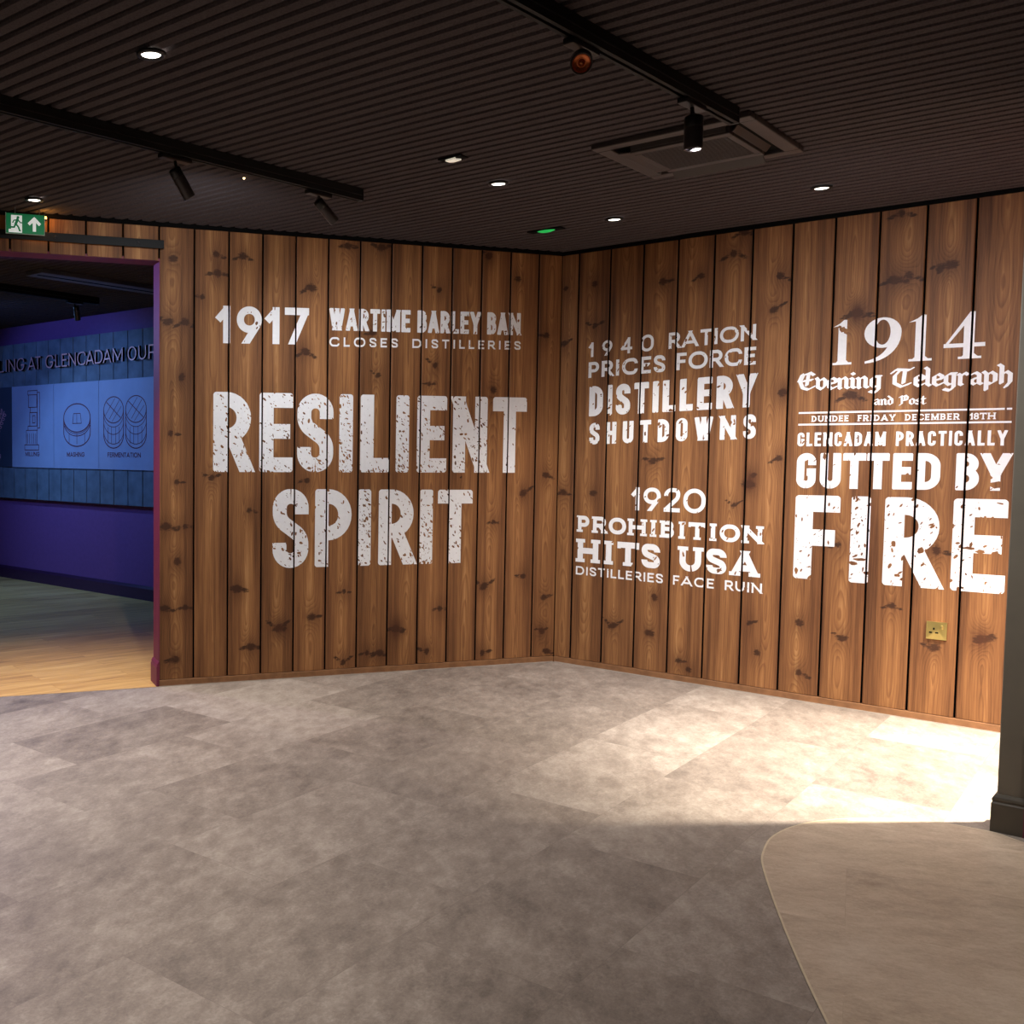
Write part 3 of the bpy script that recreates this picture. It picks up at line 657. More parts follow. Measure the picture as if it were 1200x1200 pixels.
def V2(*p): return [Vector(q) for q in p]
def bez(p0, p1, p2, p3, n=12):
    o = []
    for k in range(n + 1):
        t = k / n; a = (1 - t); o.append(Vector((a**3*p0[0]+3*a*a*t*p1[0]+3*a*t*t*p2[0]+t**3*p3[0], a**3*p0[1]+3*a*a*t*p1[1]+3*a*t*t*p2[1]+t**3*p3[1])))
    return o
def ribbon(A, B): return [[A[i], A[i + 1], B[i + 1], B[i]] for i in range(len(A) - 1)]
def serif_digit(ch):
    if ch == '1':
        return .60, [V2((.17, .04), (.43, .04), (.43, 1.0), (.17, .90)), V2((.0, .85), (.22, .87), (.41, 1.0), (.33, 1.0), (.21, .925)), V2((.02, 0), (.60, 0), (.60, .05), (.02, .05)), V2((.11, .045), (.51, .045), (.41, .12), (.21, .12))]
    if ch == '4':
        return 1.0, [V2((.48, .04), (.74, .04), (.74, 1.0), (.48, .82)), V2((0, .28), (.09, .30), (.73, .97), (.73, 1.0), (.62, 1.0)), V2((0, .25), (1.0, .25), (1.0, .335), (0, .335)), V2((.36, 0), (.92, 0), (.92, .05), (.36, .05)), V2((.44, .045), (.84, .045), (.73, .12), (.53, .12))]
    n = 32; out = [Vector((.40 + .40 * math.cos(2 * math.pi * k / n), .665 + .335 * math.sin(2 * math.pi * k / n))) for k in range(n + 1)]
    inn = [Vector((.40 + .165 * math.cos(2 * math.pi * k / n), .675 + .275 * math.sin(2 * math.pi * k / n))) for k in range(n + 1)]
    P = ribbon(out, inn)
    P += ribbon(bez((.80, .66), (.80, .30), (.52, .03), (.03, 0)), bez((.56, .62), (.575, .33), (.42, .12), (.03, .05)))
    return .80, P

BL = {  # blackletter pen paths; x-height .62
 'E': (.62, [[(.56, .84), (.42, .98), (.16, .84), (.05, .45), (.15, .1), (.36, .0), (.58, .16)], [(.16, .50), (.50, .56)], [(.36, .92), (.30, .25)], [(.0, .5), (.12, .9)]]),
 'T': (.72, [[(0, .78), (.14, .96), (.58, .90), (.70, 1.0)], [(.28, .92), (.10, .62), (.10, .2), (.34, .0), (.62, .16)], [(.44, .90), (.40, .2)]]),
 'P': (.60, [[(0, .80), (.14, .96), (.16, .1), (.02, -.06)], [(.16, .86), (.40, 1.0), (.55, .80), (.50, .50), (.22, .42)], [(.34, .95), (.34, .45)]]),
 'v': (.38, [[(.0, .66), (.06, .54), (.06, .12), (.2, 0)], [(.14, .5), (.24, .62), (.33, .5), (.33, .2), (.2, 0)]]),
 'e': (.34, [[(.30, .36), (.30, .52), (.18, .62), (.05, .5), (.05, .12), (.16, .01), (.32, .12)], [(.05, .28), (.30, .38)]]),
 'n': (.42, [[(.0, .58), (.06, .52), (.06, .04), (.10, .0)], [(.06, .46), (.22, .63), (.30, .52), (.30, .08), (.38, .02)]]),
 'i': (.18, [[(.0, .58), (.06, .52), (.06, .08), (.14, .02)], [(.04, .86), (.10, .78)]]),
 'g': (.40, [[(.36, .62), (.16, .62), (.05, .5), (.05, .15), (.15, .03), (.30, .13)], [(.30, .62), (.30, -.10), (.18, -.28), (.0, -.20)]]),
 'l': (.18, [[(-.02, 1.0), (.06, .90), (.06, .10), (.14, .02)]]),
 'r': (.32, [[(.0, .58), (.06, .52), (.06, .04), (.12, .0)], [(.06, .44), (.20, .63), (.30, .54)]]),
 'a': (.40, [[(.05, .54), (.18, .63), (.29, .52), (.29, .08), (.37, .02)], [(.29, .38), (.08, .28), (.05, .12), (.15, .01), (.29, .14)]]),
 'p': (.42, [[(-.02, .66), (.07, .54), (.07, -.30)], [(.07, .46), (.22, .63), (.34, .5), (.34, .14), (.2, .01), (.07, .1)]]),
 'h': (.42, [[(-.02, 1.0), (.07, .90), (.07, .03)], [(.07, .46), (.22, .63), (.33, .5), (.33, .08), (.20, -.18)]]),
 'd': (.40, [[(.02, .96), (.31, .60), (.31, .14), (.18, .01), (.05, .12), (.05, .5), (.16, .62), (.29, .52)]]),
 'o': (.38, [[(.18, .63), (.05, .5), (.05, .14), (.18, .01), (.32, .14), (.32, .5), (.18, .63)]]),
 's': (.32, [[(.29, .53), (.18, .63), (.05, .5), (.08, .40), (.27, .24), (.28, .12), (.16, .01), (.0, .12)]]),
 't': (.28, [[(.10, .86), (.10, .10), (.17, .01), (.27, .10)], [(-.01, .60), (.25, .60)]]),
}
def hull(P):
    P = sorted(set((round(p[0], 6), round(p[1], 6)) for p in P))
    def half(P):
        h = []
        for p in P:
            while len(h) > 1 and (h[-1][0]-h[-2][0])*(p[1]-h[-2][1])-(h[-1][1]-h[-2][1])*(p[0]-h[-2][0]) <= 0: h.pop()
            h.append(p)
        return h
    a = half(P); b = half(P[::-1]); return [Vector(p) for p in a[:-1] + b[:-1]]
def black_glyph(ch, t=.15):
    w, paths = BL[ch]; polys = []
    a = math.radians(42); nx, ny = math.cos(a) * t / 2, math.sin(a) * t / 2; mx, my = -math.sin(a) * .028, math.cos(a) * .028
    for p in paths:
        for q0, q1 in zip(p[:-1], p[1:]):
            pts = [(q[0] + i * nx + j * mx, q[1] + i * ny + j * my) for q in (q0, q1) for i in (-1, 1) for j in (-1, 1)]
            polys.append(hull(pts))
    return w, polys

def ccw(p):
    s = sum(p[i - 1].x * p[i].y - p[i].x * p[i - 1].y for i in range(len(p)))
    return p if s > 0 else p[::-1]
def area(p): return abs(sum(p[i - 1].x * p[i].y - p[i].x * p[i - 1].y for i in range(len(p)))) / 2
def inside(x, y, p):
    c = False
    for i in range(len(p)):
        a, b = p[i - 1], p[i]
        if (a.y > y) != (b.y > y) and x < (b.x - a.x) * (y - a.y) / (b.y - a.y) + a.x: c = not c
    return c
def union_mesh(mb, polys, cuts, place):
    """triangulate the union of polys minus cuts, add to mb through place(u,v)"""
    polys = [ccw(p if len(p) > 4 else hull(p)) for p in polys if len(p) > 2]
    polys = [p for p in polys if len(p) > 2 and area(p) > 1e-8]
    if not polys: return
    x0 = min(v.x for p in polys for v in p); x1 = max(v.x for p in polys for v in p); y0 = min(v.y for p in polys for v in p); y1 = max(v.y for p in polys for v in p)
    cuts = [ccw(c) for c in cuts if max(v.x for v in c) > x0 and min(v.x for v in c) < x1 and max(v.y for v in c) > y0 and min(v.y for v in c) < y1]
    vs = []; fs = []
    for p in polys + cuts:
        fs.append(list(range(len(vs), len(vs) + len(p)))); vs += p
    n = len(polys)
    ov, oe, of, a, b, src = delaunay_2d_cdt(vs, [], fs, 0, 1e-5)
    allp = polys + cuts; keep = []
    for f, s in zip(of, src):
        if not s: continue
        cx_ = sum(ov[i].x for i in f) / 3; cy_ = sum(ov[i].y for i in f) / 3
        hit = [i for i in s if inside(cx_, cy_, allp[i])]
        if hit and max(hit) < n: keep.append(f)
    used = {}
    base = len(mb.v)
    for f in keep:
        ids = []
        for i in f:
            if i not in used: used[i] = len(mb.v); mb.v.append(place(ov[i].x, ov[i].y))
            ids.append(used[i])
        mb.f.append(tuple(ids))

def chips(rnd, x0, x1, y0, y1, n, lo, hi, low_bias=0.0, ang=None):
    """small flakes of missing paint, in clusters"""
    out = []; cl = [(rnd.uniform(x0, x1), rnd.uniform(y0, y1)) for _ in range(max(1, n // 9))]
    for _ in range(n):
        if rnd.random() < 0.6:
            c = rnd.choice(cl); s = (hi * 4); x = rnd.gauss(c[0], s); y = rnd.gauss(c[1], s)
        else: x = rnd.uniform(x0, x1); y = y0 + (y1 - y0) * rnd.random() ** (1 + low_bias)
        L = lo + (hi - lo) * rnd.random() ** 2.2; W = L * rnd.uniform(0.28, 0.6)
        a = rnd.gauss(ang, 0.5) if ang is not None else rnd.uniform(0, 3.14)
        k = rnd.choice((5, 6, 7)); pts = []
        for i in range(k):
            t = 2 * math.pi * i / k; r = rnd.uniform(0.65, 1.1)
            px, py = L / 2 * math.cos(t) * r, W / 2 * math.sin(t) * r
            pts.append(Vector((x + px * math.cos(a) - py * math.sin(a), y + px * math.sin(a) + py * math.cos(a))))
        out.append(hull(pts))
    return out

GAPCUT = {}
def letter_line(parent, name, text, font, box, gaps, t=.19, r=.26, track=.10, space=.34, spans=None, seed=1, flakes=0, lo=.006, hi=.02, bias=0.0, ang=1.0, bites=(), word_flakes=None):
    """box=(u0,u1,zbottom_at_u0,ztop_at_u0,zbottom_at_u1,ztop_at_u1); gaps=plank joints to skip"""
    u0, u1, b0, t0, b1, t1 = box; rnd = random.Random(seed)
    H = ((t0 - b0) + (t1 - b1)) / 2
    def zmap(u, v):
        k = (u - u0) / (u1 - u0); b = b0 + (b1 - b0) * k; tt = t0 + (t1 - t0) * k; return b + (tt - b) * v
    # widths
    ws = []
    for ch in text:
        if ch == ' ': ws.append(space)
        elif font == 'black': ws.append(BL[ch][0])
        elif font == 'serif': ws.append(serif_digit(ch)[0])
        else:
            w = WID[font].get(ch, .50 if font == 'cond' else .7); ws.append(w if w else t)
    if spans is None:
        tot = sum(ws) + track * (len([c for c in text]) - 1)
        k = (u1 - u0) / tot; x = u0; spans = []
        for ch, w in zip(text, ws):
            if ch != ' ': spans.append((x, x + w * k))
            x += (w + track) * k
    mb = MB(); chars = [c for c in text if c != ' ']
    cut_g = [[Vector((g - .0046, min(b0, b1) - .35 * H)), Vector((g + .0046, min(b0, b1) - .35 * H)), Vector((g + .0046, max(t0, t1) + .35 * H)), Vector((g - .0046, max(t0, t1) + .35 * H))] for g in gaps]
    for i, (ch, (a, b)) in enumerate(zip(chars, spans)):
        if font == 'black':
            w, P = black_glyph(ch); P = [[Vector((a + v.x / w * (b - a), zmap(a, v.y))) for v in p] for p in P]
        elif font == 'serif':
            w, P = serif_digit(ch); P = [[Vector((a + v.x / w * (b - a), zmap(a + v.x / w * (b - a), v.y))) for v in p] for p in P]
        else:
            P = glyph(ch, b - a, H, t * H if ch != 'I' or font == 'slab' else min(t * H, b - a), r * H, font == 'slab')
            P = [[Vector((a + v.x, zmap(a + v.x, v.y / H))) for v in p] for p in P]
        nf = flakes
        if word_flakes: nf = word_flakes.get(i, flakes)
        cuts = chips(rnd, a, b, b0, t0, nf, lo, hi, bias, ang) if nf else []
        d = (.045 if font == 'cond' else 0) * H
        if d:
            for ua, sx in ((a, 1), (b, -1)):
                for za, sz in ((zmap(ua, 0), 1), (zmap(ua, 1), -1)):
                    cuts.append([Vector((ua - sx * .002, za - sz * .002)), Vector((ua + sx * d, za - sz * .002)), Vector((ua + sx * d * .4, za + sz * d * .12)), Vector((ua + sx * d * .12, za + sz * d * .4)), Vector((ua - sx * .002, za + sz * d))])
        union_mesh(mb, P, cuts + cut_g + list(bites), lambda u, z: (u, 0.0, z))
    o = mb.build(name, M['white_paint'], parent, fix=False)
    for p in o.data.polygons:
        pass
    return o
def rect(u0, u1, z0, z1): return [Vector((u0, z0)), Vector((u1, z0)), Vector((u1, z1)), Vector((u0, z1))]
def blob(u, z, ru, rz, seed, k=10):
    rnd = random.Random(seed); return [Vector((u + ru * math.cos(2 * math.pi * i / k) * rnd.uniform(.6, 1.15), z + rz * math.sin(2 * math.pi * i / k) * rnd.uniform(.6, 1.15))) for i in range(k)]

def pairs(v): return [(v[i], v[i + 1]) for i in range(0, len(v), 2)]
OFF = 0.0012
def left_text(label): 
    return empty('wall_lettering', NL * OFF * 1.0 if (NL.dot(CAM) > 0) else -NL * OFF, label, 'lettering', 'white painted lettering on the plank walls', ROTL)
def right_text(label):
    return empty('wall_lettering', (0, -OFF, 0), label, 'lettering', 'white painted lettering on the plank walls')

e = left_text('white painted words about 1917 and a wartime barley ban, above the big RESILIENT SPIRIT')
letter_line(e, 'date_lettering', '1917', 'geo', (-2.183, -1.641, 1.882, 2.086, 1.893, 2.097), GAPL, t=.20, r=.5, spans=[(-2.183, -2.092), (-2.062, -1.918), (-1.900, -1.806), (-1.783, -1.639)], seed=3, word_flakes={1: 14, 2: 10, 3: 6, 0: 0}, lo=.01, hi=.028)
letter_line(e, 'line_lettering', 'WARTIME BARLEY BAN', 'cond', (-1.516, -0.282, 1.979, 2.104, 1.999, 2.132), GAPL, t=.20, r=.20, track=.07, space=.22, seed=4, flakes=15, lo=.008, hi=.026)
letter_line(e, 'line_lettering', 'CLOSES DISTILLERIES', 'geo', (-1.515, -0.279, 1.888, 1.941, 1.913, 1.964), GAPL, t=.20, r=.5, track=.34, space=.55, seed=5, flakes=1, lo=.006, hi=.016)
e = left_text('huge white worn words RESILIENT SPIRIT on the slanting plank wall')
RES = pairs([-2.194, -1.973, -1.928, -1.73, -1.704, -1.485, -1.449, -1.365, -1.318, -1.134, -1.094, -1.01, -0.959, -0.765, -0.725, -0.495, -0.459, -0.227])
SPI = pairs([-1.846, -1.631, -1.592, -1.367, -1.327, -1.245, -1.197, -0.969, -0.934, -0.845, -0.816, -0.585])
letter_line(e, 'line_lettering', 'RESILIENT', 'cond', (-2.194, -0.228, 1.177, 1.617, 1.172, 1.627), GAPL, t=.187, r=.24, spans=RES, seed=7, flakes=190, lo=.007, hi=.030, bias=.9, ang=-.9, word_flakes={8: 75, 4: 110})
letter_line(e, 'line_lettering', 'SPIRIT', 'cond', (-1.846, -0.587, 0.633, 1.082, 0.633, 1.070), GAPL, t=.187, r=.24, spans=SPI, seed=8, flakes=170, lo=.007, hi=.030, bias=.3, ang=-.9, word_flakes={1: 80})
e = right_text('white words on 1940 ration prices and distillery shutdowns, highest block by the corner')
letter_line(e, 'line_lettering', '1940', 'geo', (0.183, 0.578, 1.866, 1.952, 1.880, 1.977), GAPR, t=.17, r=.5, track=.55, seed=11, flakes=7, lo=.008, hi=.03)
letter_line(e, 'line_lettering', 'RATION', 'geo', (0.664, 1.131, 1.884, 1.975, 1.902, 1.987), GAPR, t=.19, r=.5, track=.10, seed=12, flakes=8, lo=.008, hi=.03)
letter_line(e, 'line_lettering', 'PRICES', 'geo', (0.186, 0.648, 1.743, 1.836, 1.757, 1.854), GAPR, t=.20, r=.5, track=.14, seed=13, flakes=9, lo=.008, hi=.03)
letter_line(e, 'line_lettering', 'FORCE', 'geo', (0.712, 1.135, 1.762, 1.858, 1.772, 1.867), GAPR, t=.19, r=.5, track=.10, seed=14, flakes=5, lo=.008, hi=.03)
letter_line(e, 'line_lettering', 'DISTILLERY', 'cond', (0.195, 1.142, 1.513, 1.692, 1.546, 1.726), GAPR, t=.205, r=.22, track=.13, seed=15, flakes=14, lo=.01, hi=.036, bias=.8)
letter_line(e, 'line_lettering', 'SHUTDOWNS', 'cond', (0.201, 1.147, 1.345, 1.473, 1.376, 1.508), GAPR, t=.20, r=.22, track=.30, seed=16, flakes=14, lo=.01, hi=.034)
e = right_text('white words on 1920 prohibition in the USA, lowest block by the corner')
letter_line(e, 'date_lettering', '1920', 'geo', (0.470, 0.896, 0.963, 1.097, 0.961, 1.099), GAPR, t=.17, r=.5, track=.12, seed=21, flakes=7, lo=.008, hi=.036)
letter_line(e, 'line_lettering', 'PROHIBITION', 'slab', (0.134, 1.206, 0.817, 0.916, 0.811, 0.907), GAPR, t=.24, r=.5, track=.06, seed=22, flakes=8, lo=.01, hi=.034)
letter_line(e, 'line_lettering', 'HITS USA', 'slab', (0.132, 1.195, 0.634, 0.775, 0.631, 0.769), GAPR, t=.25, r=.42, track=.09, space=.42, seed=23, flakes=3, lo=.012, hi=.05, word_flakes={3: 12})
letter_line(e, 'line_lettering', 'DISTILLERIES FACE RUIN', 'geo', (0.136, 1.206, 0.556, 0.608, 0.545, 0.600), GAPR, t=.185, r=.5, track=.16, space=.5, seed=24, flakes=1, lo=.008, hi=.02)
e = right_text('white newspaper style heading of 1914 ending in the giant word FIRE')
letter_line(e, 'date_lettering', '1914', 'serif', (1.503, 2.146, 1.747, 1.972, 1.747, 1.966), GAPR, spans=[(1.503, 1.592), (1.645, 1.806), (1.836, 1.936), (1.982, 2.146)], seed=31, bites=[blob(1.548, 1.925, .018, .014, 2), blob(1.565, 1.912, .012, .016, 3), blob(1.534, 1.938, .010, .008, 4)])
letter_line(e, 'line_lettering', 'Evening Telegraph', 'black', (1.352, 2.258, 1.628, 1.716, 1.624, 1.712), GAPR, track=.045, space=.26, seed=32)
letter_line(e, 'line_lettering', 'and Post', 'black', (1.701, 1.919, 1.541, 1.585, 1.538, 1.582), GAPR, track=.05, space=.30, seed=33)
mb = MB()
for z in (1.508, 1.4475):
    cutg = [[Vector((g - .0046, z - .01)), Vector((g + .0046, z - .01)), Vector((g + .0046, z + .01)), Vector((g - .0046, z + .01))] for g in GAPR]
    union_mesh(mb, [rect(1.356, 2.260, z - .0045, z + .0045)], cutg + [rect(2.232, 2.240, z - .01, z + .01)] * (1 if z > 1.5 else 0), lambda u, z_: (u, 0, z_))
mb.build('rule_lines', M['white_paint'], e, fix=False)
letter_line(e, 'line_lettering', 'DUNDEE FRIDAY DECEMBER 18TH', 'slab', (1.417, 2.200, 1.461, 1.492, 1.461, 1.492), GAPR, t=.20, r=.5, track=.08, space=.95, seed=34)
letter_line(e, 'line_lettering', 'GLENCADAM PRACTICALLY', 'cond', (1.355, 2.247, 1.335, 1.406, 1.339, 1.410), GAPR, t=.185, r=.24, track=.15, space=.36, seed=35, flakes=3, lo=.006, hi=.022, word_flakes={i: 0 for i in range(9, 20)})
GUT = pairs([1.356, 1.448, 1.467, 1.564, 1.572, 1.676, 1.680, 1.778, 1.793, 1.877, 1.892, 1.992, 2.054, 2.146, 2.156, 2.264])
letter_line(e, 'line_lettering', 'GUTTED BY', 'cond', (1.356, 2.262, 1.117, 1.300, 1.130, 1.304), GAPR, t=.21, r=.25, spans=GUT, seed=36, flakes=7, lo=.008, hi=.026, word_flakes={3: 1, 4: 1, 5: 2}, bites=[blob(2.215, 1.155, .03, .018, 5), blob(2.185, 1.19, .014, .012, 6), blob(1.485, 1.285, .01, .02, 7)])
FIR = pairs([1.357, 1.568, 1.617, 1.706, 1.767, 2.003, 2.052, 2.264])
letter_line(e, 'line_lettering', 'FIRE', 'cond', (1.355, 2.264, 0.645, 1.081, 0.650, 1.090), GAPR, t=.196, r=.22, spans=FIR, seed=37, flakes=110, lo=.006, hi=.034, bias=.2, bites=[blob(2.165, .842, .022, .010, 1), blob(2.225, .832, .02, .018, 2), blob(2.12, .855, .03, .008, 3), blob(1.635, .745, .026, .010, 4), blob(1.665, .765, .03, .008, 5), blob(1.81, .855, .012, .020, 8), blob(1.83, .70, .016, .010, 9), blob(1.925, .83, .016, .018, 10), blob(1.372, .685, .010, .018, 12), blob(1.70, .70, .02, .012, 13), blob(2.10, .665, .01, .006, 14)])

# ------------------------------------------------------------------ brass socket on the right wall
sx, sz = 2.0065, 0.4475
k = empty('wall_socket', (sx, 0, sz), 'brass electric socket with a rocker switch on the plank wall under the giant FIRE', 'socket')
mb = MB(); w, hh = 0.042, 0.0425
mb.add([(-w, -.001, -hh), (w, -.001, -hh), (w, -.001, hh), (-w, -.001, hh), (-w, -.008, -hh), (w, -.008, -hh), (w, -.008, hh), (-w, -.008, hh), (0, -.0105, 0)],
       [(0, 1, 5, 4), (1, 2, 6, 5), (2, 3, 7, 6), (3, 0, 4, 7), (4, 5, 8), (5, 6, 8), (6, 7, 8), (7, 4, 8), (0, 3, 2, 1)])
mb.build('plate', M['brass'], k)
mb = MB(); mb.box(-0.014, -0.0075, -.0118, -.008, 0.004, 0.014); mb.box(-0.030, -0.018, -.0118, -.008, -0.013, -0.0065); mb.box(-0.005, 0.008, -.0118, -.008, -0.013, -0.0065); mb.build('pin_holes', M['blacker'], k)
mb = MB(); mb.box(0.016, 0.027, -.0145, -.008, 0.008, 0.028); mb.build('switch_rocker', M['brass'], k, 0.002)

# ------------------------------------------------------------------ sliding door rail over the doorway
rl = empty('door_rail', (0, 0, 0), 'black flat sliding-door rail bolted across the planks above the doorway', 'rail', None, ROTL)
mb = MB(); mb.box(-4.9, -2.478, -0.040, -0.032, 2.365, 2.410); mb.build('bar', M['black'], rl, 0.002)
for u in (-2.62, -3.05, -3.48, -3.9, -4.4):
    mb = MB(); mb.lathe([(0.010, 0.0005), (0.010, 0.032)], 14, aim((u, 0.0, 2.388), (0, -1, 0))); b_ = mb.build('standoff', M['metal_dark'], rl)
    mb = MB(); mb.lathe([(0.009, 0), (0.009, 0.004), (0.006, 0.006)], 6, aim((u, -0.040, 2.388), (0, -1, 0))); mb.build('bolt', M['metal_dark'], rl)

# ------------------------------------------------------------------ exit sign
SU = -3.207; SZ = 2.430
ex = empty('exit_sign', DL * 0 , 'green emergency exit sign with running figure and arrow, hung in front of the doorway planks', 'exit sign', None, ROTL)
Y0 = -0.10
mb = MB(); mb.box(SU - 0.094, SU + 0.094, Y0 - 0.004, Y0 + 0.004, SZ - 0.049, SZ + 0.049); mb.build('face', M['green_sign'], ex, 0.001)
mb = MB(); mb.box(SU - 0.097, SU - 0.0942, Y0 - 0.004, Y0 + 0.004, SZ - 0.052, SZ + 0.052); mb.box(SU + 0.0942, SU + 0.097, Y0 - 0.004, Y0 + 0.004, SZ - 0.052, SZ + 0.052); mb.box(SU - 0.0942, SU + 0.0942, Y0 - 0.004, Y0 + 0.004, SZ - 0.052, SZ - 0.0492); mb.build('clear_edge', M['acrylic'], ex)
def decal(name, polys, mat, y, cuts=()):
    mb = MB(); union_mesh(mb, polys, list(cuts), lambda u, z: (SU + u, y, SZ + z)); return mb.build(name, mat, ex, fix=False)
def man():
    P = []
    hc = Vector((-.036, .029)); P.append([hc + Vector((.0072 * math.cos(a * math.pi / 6), .0072 * math.sin(a * math.pi / 6))) for a in range(12)])
    for pts, t in (([(-.038, .019), (-.048, -.006)], .013), ([(-.046, -.004), (-.034, -.018), (-.028, -.036)], .0085), ([(-.047, -.004), (-.055, -.020), (-.074, -.020)], .0085), ([(-.036, .017), (-.024, .004), (-.013, .004)], .006), ([(-.040, .018), (-.056, .014), (-.062, .002)], .006), ([(-.028, -.036), (-.024, -.037)], .006)):
        P += stroke([Vector(p) for p in pts], t, t * .3, t * .3)
    return P
door = [rect(-.070, -.016, -.044, .040)]
decal('doorway_shape', door, M['sign_white'], Y0 - 0.0052, man())
decal('running_figure', man(), M['green_sign'], Y0 - 0.0053)
decal('floor_line', [rect(-.082, -.064, -.044, -.030), rect(-.082, -.016, -.046, -.042)], M['sign_white'], Y0 - 0.0054, man())
arrow = stroke([Vector((.045, -.036)), Vector((.045, .018))], .016) + stroke([Vector((.018, .000)), Vector((.045, .027)), Vector((.072, .000))], .015, 0.002, 0.002)
decal('arrow', arrow, M['sign_white'], Y0 - 0.0052)
for u in (-0.05, 0.07):
    mb = MB(); mb.lathe([(0.0025, 0), (0.0025, ZC - SZ - 0.049)], 8, aim((SU + u, Y0, SZ + 0.049), (0, 0, 1))); mb.build('hanger', M['chrome'], ex)
mb = MB(); mb.lathe([(0.0005, 0), (0.005, 0.002), (0.006, 0.008), (0.004, 0.014)], 12, aim((SU + 0.104, Y0 + 0.02, SZ + 0.035), (0, 0, 1))); mb.build('pilot_lamp', M['amber'], ex)
mb = MB(); mb.box(SU + 0.094, SU + 0.108, Y0 + 0.012, Y0 + 0.028, SZ + 0.027, SZ + 0.035); mb.build('lamp_holder', M['metal_dark'], ex)
L = bpy.data.lights.new('pilot_glow', 'POINT'); L.energy = 0.35; L.color = (1, .45, .08); L.shadow_soft_size = 0.01
o = bpy.data.objects.new('pilot_glow', L); COL.objects.link(o); o.parent = ex; o.location = (SU + 0.108, Y0 + 0.035, SZ + 0.042)

# ------------------------------------------------------------------ far room: display wall
mb = MB(); rnd = random.Random(4)
bx = [-7.6]
while bx[-1] < -2.3: bx.append(bx[-1] + 0.2)
shift = -4.742 - min(bx, key=lambda v: abs(v + 4.742)); bx = [v + shift for v in bx]
for a, b in zip(bx[:-1], bx[1:]): mb.box(a + 0.004, b - 0.004, -0.022 - rnd.random() * 0.002, 0.0, 0.815, 2.33)
mb.box(bx[0], bx[-1], -0.006, 0.03, 0.82, 2.325)
o = mb.build('display_backboard', M['slate_board'], None, 0.002); o.location = (0, FARY - 0.031, 0)
tag(o, 'blue-lit band of vertical boards fixed along the aubergine wall seen through the doorway', 'wall panel')
PY = FARY - 0.031 - 0.025
strip = []
def board(a, b, mat, label):
    e = empty('display_board', ((a + b) / 2, PY, 1.52), label, 'display board', 'illustrated boards on the far wall')
    mb = MB(); w = (b - a) / 2 - 0.002; mb.box(-w, w, -0.012, 0.0, -0.395, 0.395); mb.build('sheet', mat, e, 0.002); return e
def ink(e, name, strokes, mat, y=-0.0132):
    mb = MB(); polys = []
    for pts, t, cl in strokes: polys += stroke([Vector(p) for p in pts], t, 0, 0, cl)
    union_mesh(mb, polys, [], lambda u, z: (u, y, z)); return mb.build(name, mat, e, fix=False)
def caption(e, txt, width, z, mat):
    mb = MB(); ws = [WID['geo'].get(c, .7) or .16 for c in txt]; tot = sum(ws) + .12 * (len(txt) - 1); k = width / tot; x = -width / 2
    for c, w in zip(txt, ws):
        P = [[Vector((x + v.x, z + v.y)) for v in p] for p in glyph(c, w * k, 0.042, 0.0075, 0.02)]
        union_mesh(mb, P, [], lambda u, zz: (u, -0.0132, zz)); x += (w + .12) * k
    return mb.build('caption', mat, e, fix=False)
def ell(cx, cz, rx, rz, a0=0, a1=360, n=28): return [(cx + rx * math.cos(math.radians(a0 + (a1 - a0) * i / n)), cz + rz * math.sin(math.radians(a0 + (a1 - a0) * i / n))) for i in range(n + 1)]
T_ = 0.008
b1 = board(-6.46, -5.752, M['panel_shaded'], 'display board tinted dark as if unlit, with a pink barley sprig at the doorway edge')
sprig = [([(0.02, -0.14), (0.12, 0.0), (0.22, 0.16)], T_, False)]
for i in range(6):
    x, z = 0.05 + i * 0.028, -0.08 + i * 0.04
    sprig.append((ell(x + 0.035, z + 0.0, 0.026, 0.012, 0, 360, 14)[:-1], 0.006, True)); sprig.append((ell(x - 0.02, z + 0.035, 0.012, 0.026, 0, 360, 14)[:-1], 0.006, True))
ink(b1, 'icon', sprig, M['ink_pink']); caption(b1, 'MALTING', 0.30, -0.31, M['ink_pink'])
b2 = board(-5.752, -5.037, M['panel'], 'blue-lit display board with a tall mill machine drawing')
mill = []
for a, b, c, d in ((-.10, .06, .22, .26), (-.09, .05, .10, .22), (-.06, .06, .05, .10), (-.07, .05, -.08, .05), (-.10, .06, -.12, -.08), (-.13, .05, -.26, -.12), (-.16, .08, -.31, -.26), (.06, .10, -.10, .24), (-.02, .02, -.05, .02)):
    mill.append(([(a + .03, c + .085), (b + .03, c + .085), (b + .03, d + .085), (a + .03, d + .085)], 0.007, True))
for i in range(5): mill.append(([(-.08 + i * .035, -.165), (-.08 + i * .035, -.065)], 0.006, False))
ink(b2, 'icon', mill, M['ink']); caption(b2, 'MILLING', 0.24, -0.285, M['ink'])
b3 = board(-5.037, -4.339, M['panel'], 'blue-lit display board with one round mash tun drawing')
tun = [(ell(0.02, 0.07, .205, .13, 0, 360)[:-1], .010, True), (ell(0.02, -0.06, .205, .13, 180, 360), .010, False), (ell(0.02, 0.035, .205, .13, 195, 345), .008, False), ([(-.185, .07), (-.185, -.06)], .010, False), ([(.225, .07), (.225, -.06)], .010, False), (ell(0.02, 0.055, .205, .13, 195, 345), .006, False)]
for x in (-.10, .02, .14): tun.append(([(x, -.075), (x, -.17)], .006, False))
tun += [([(-.045, .02), (-.03, .11), (.075, .11), (.09, .02)], .006, True), ([(.02, .02), (.02, .11)], .005, False)]
ink(b3, 'icon', tun, M['ink']); caption(b3, 'MASHING', 0.27, -0.285, M['ink'])
b4 = board(-4.339, -3.50, M['panel'], 'blue-lit display board with two wooden vats drawn side by side, next to the jamb')
vats = []
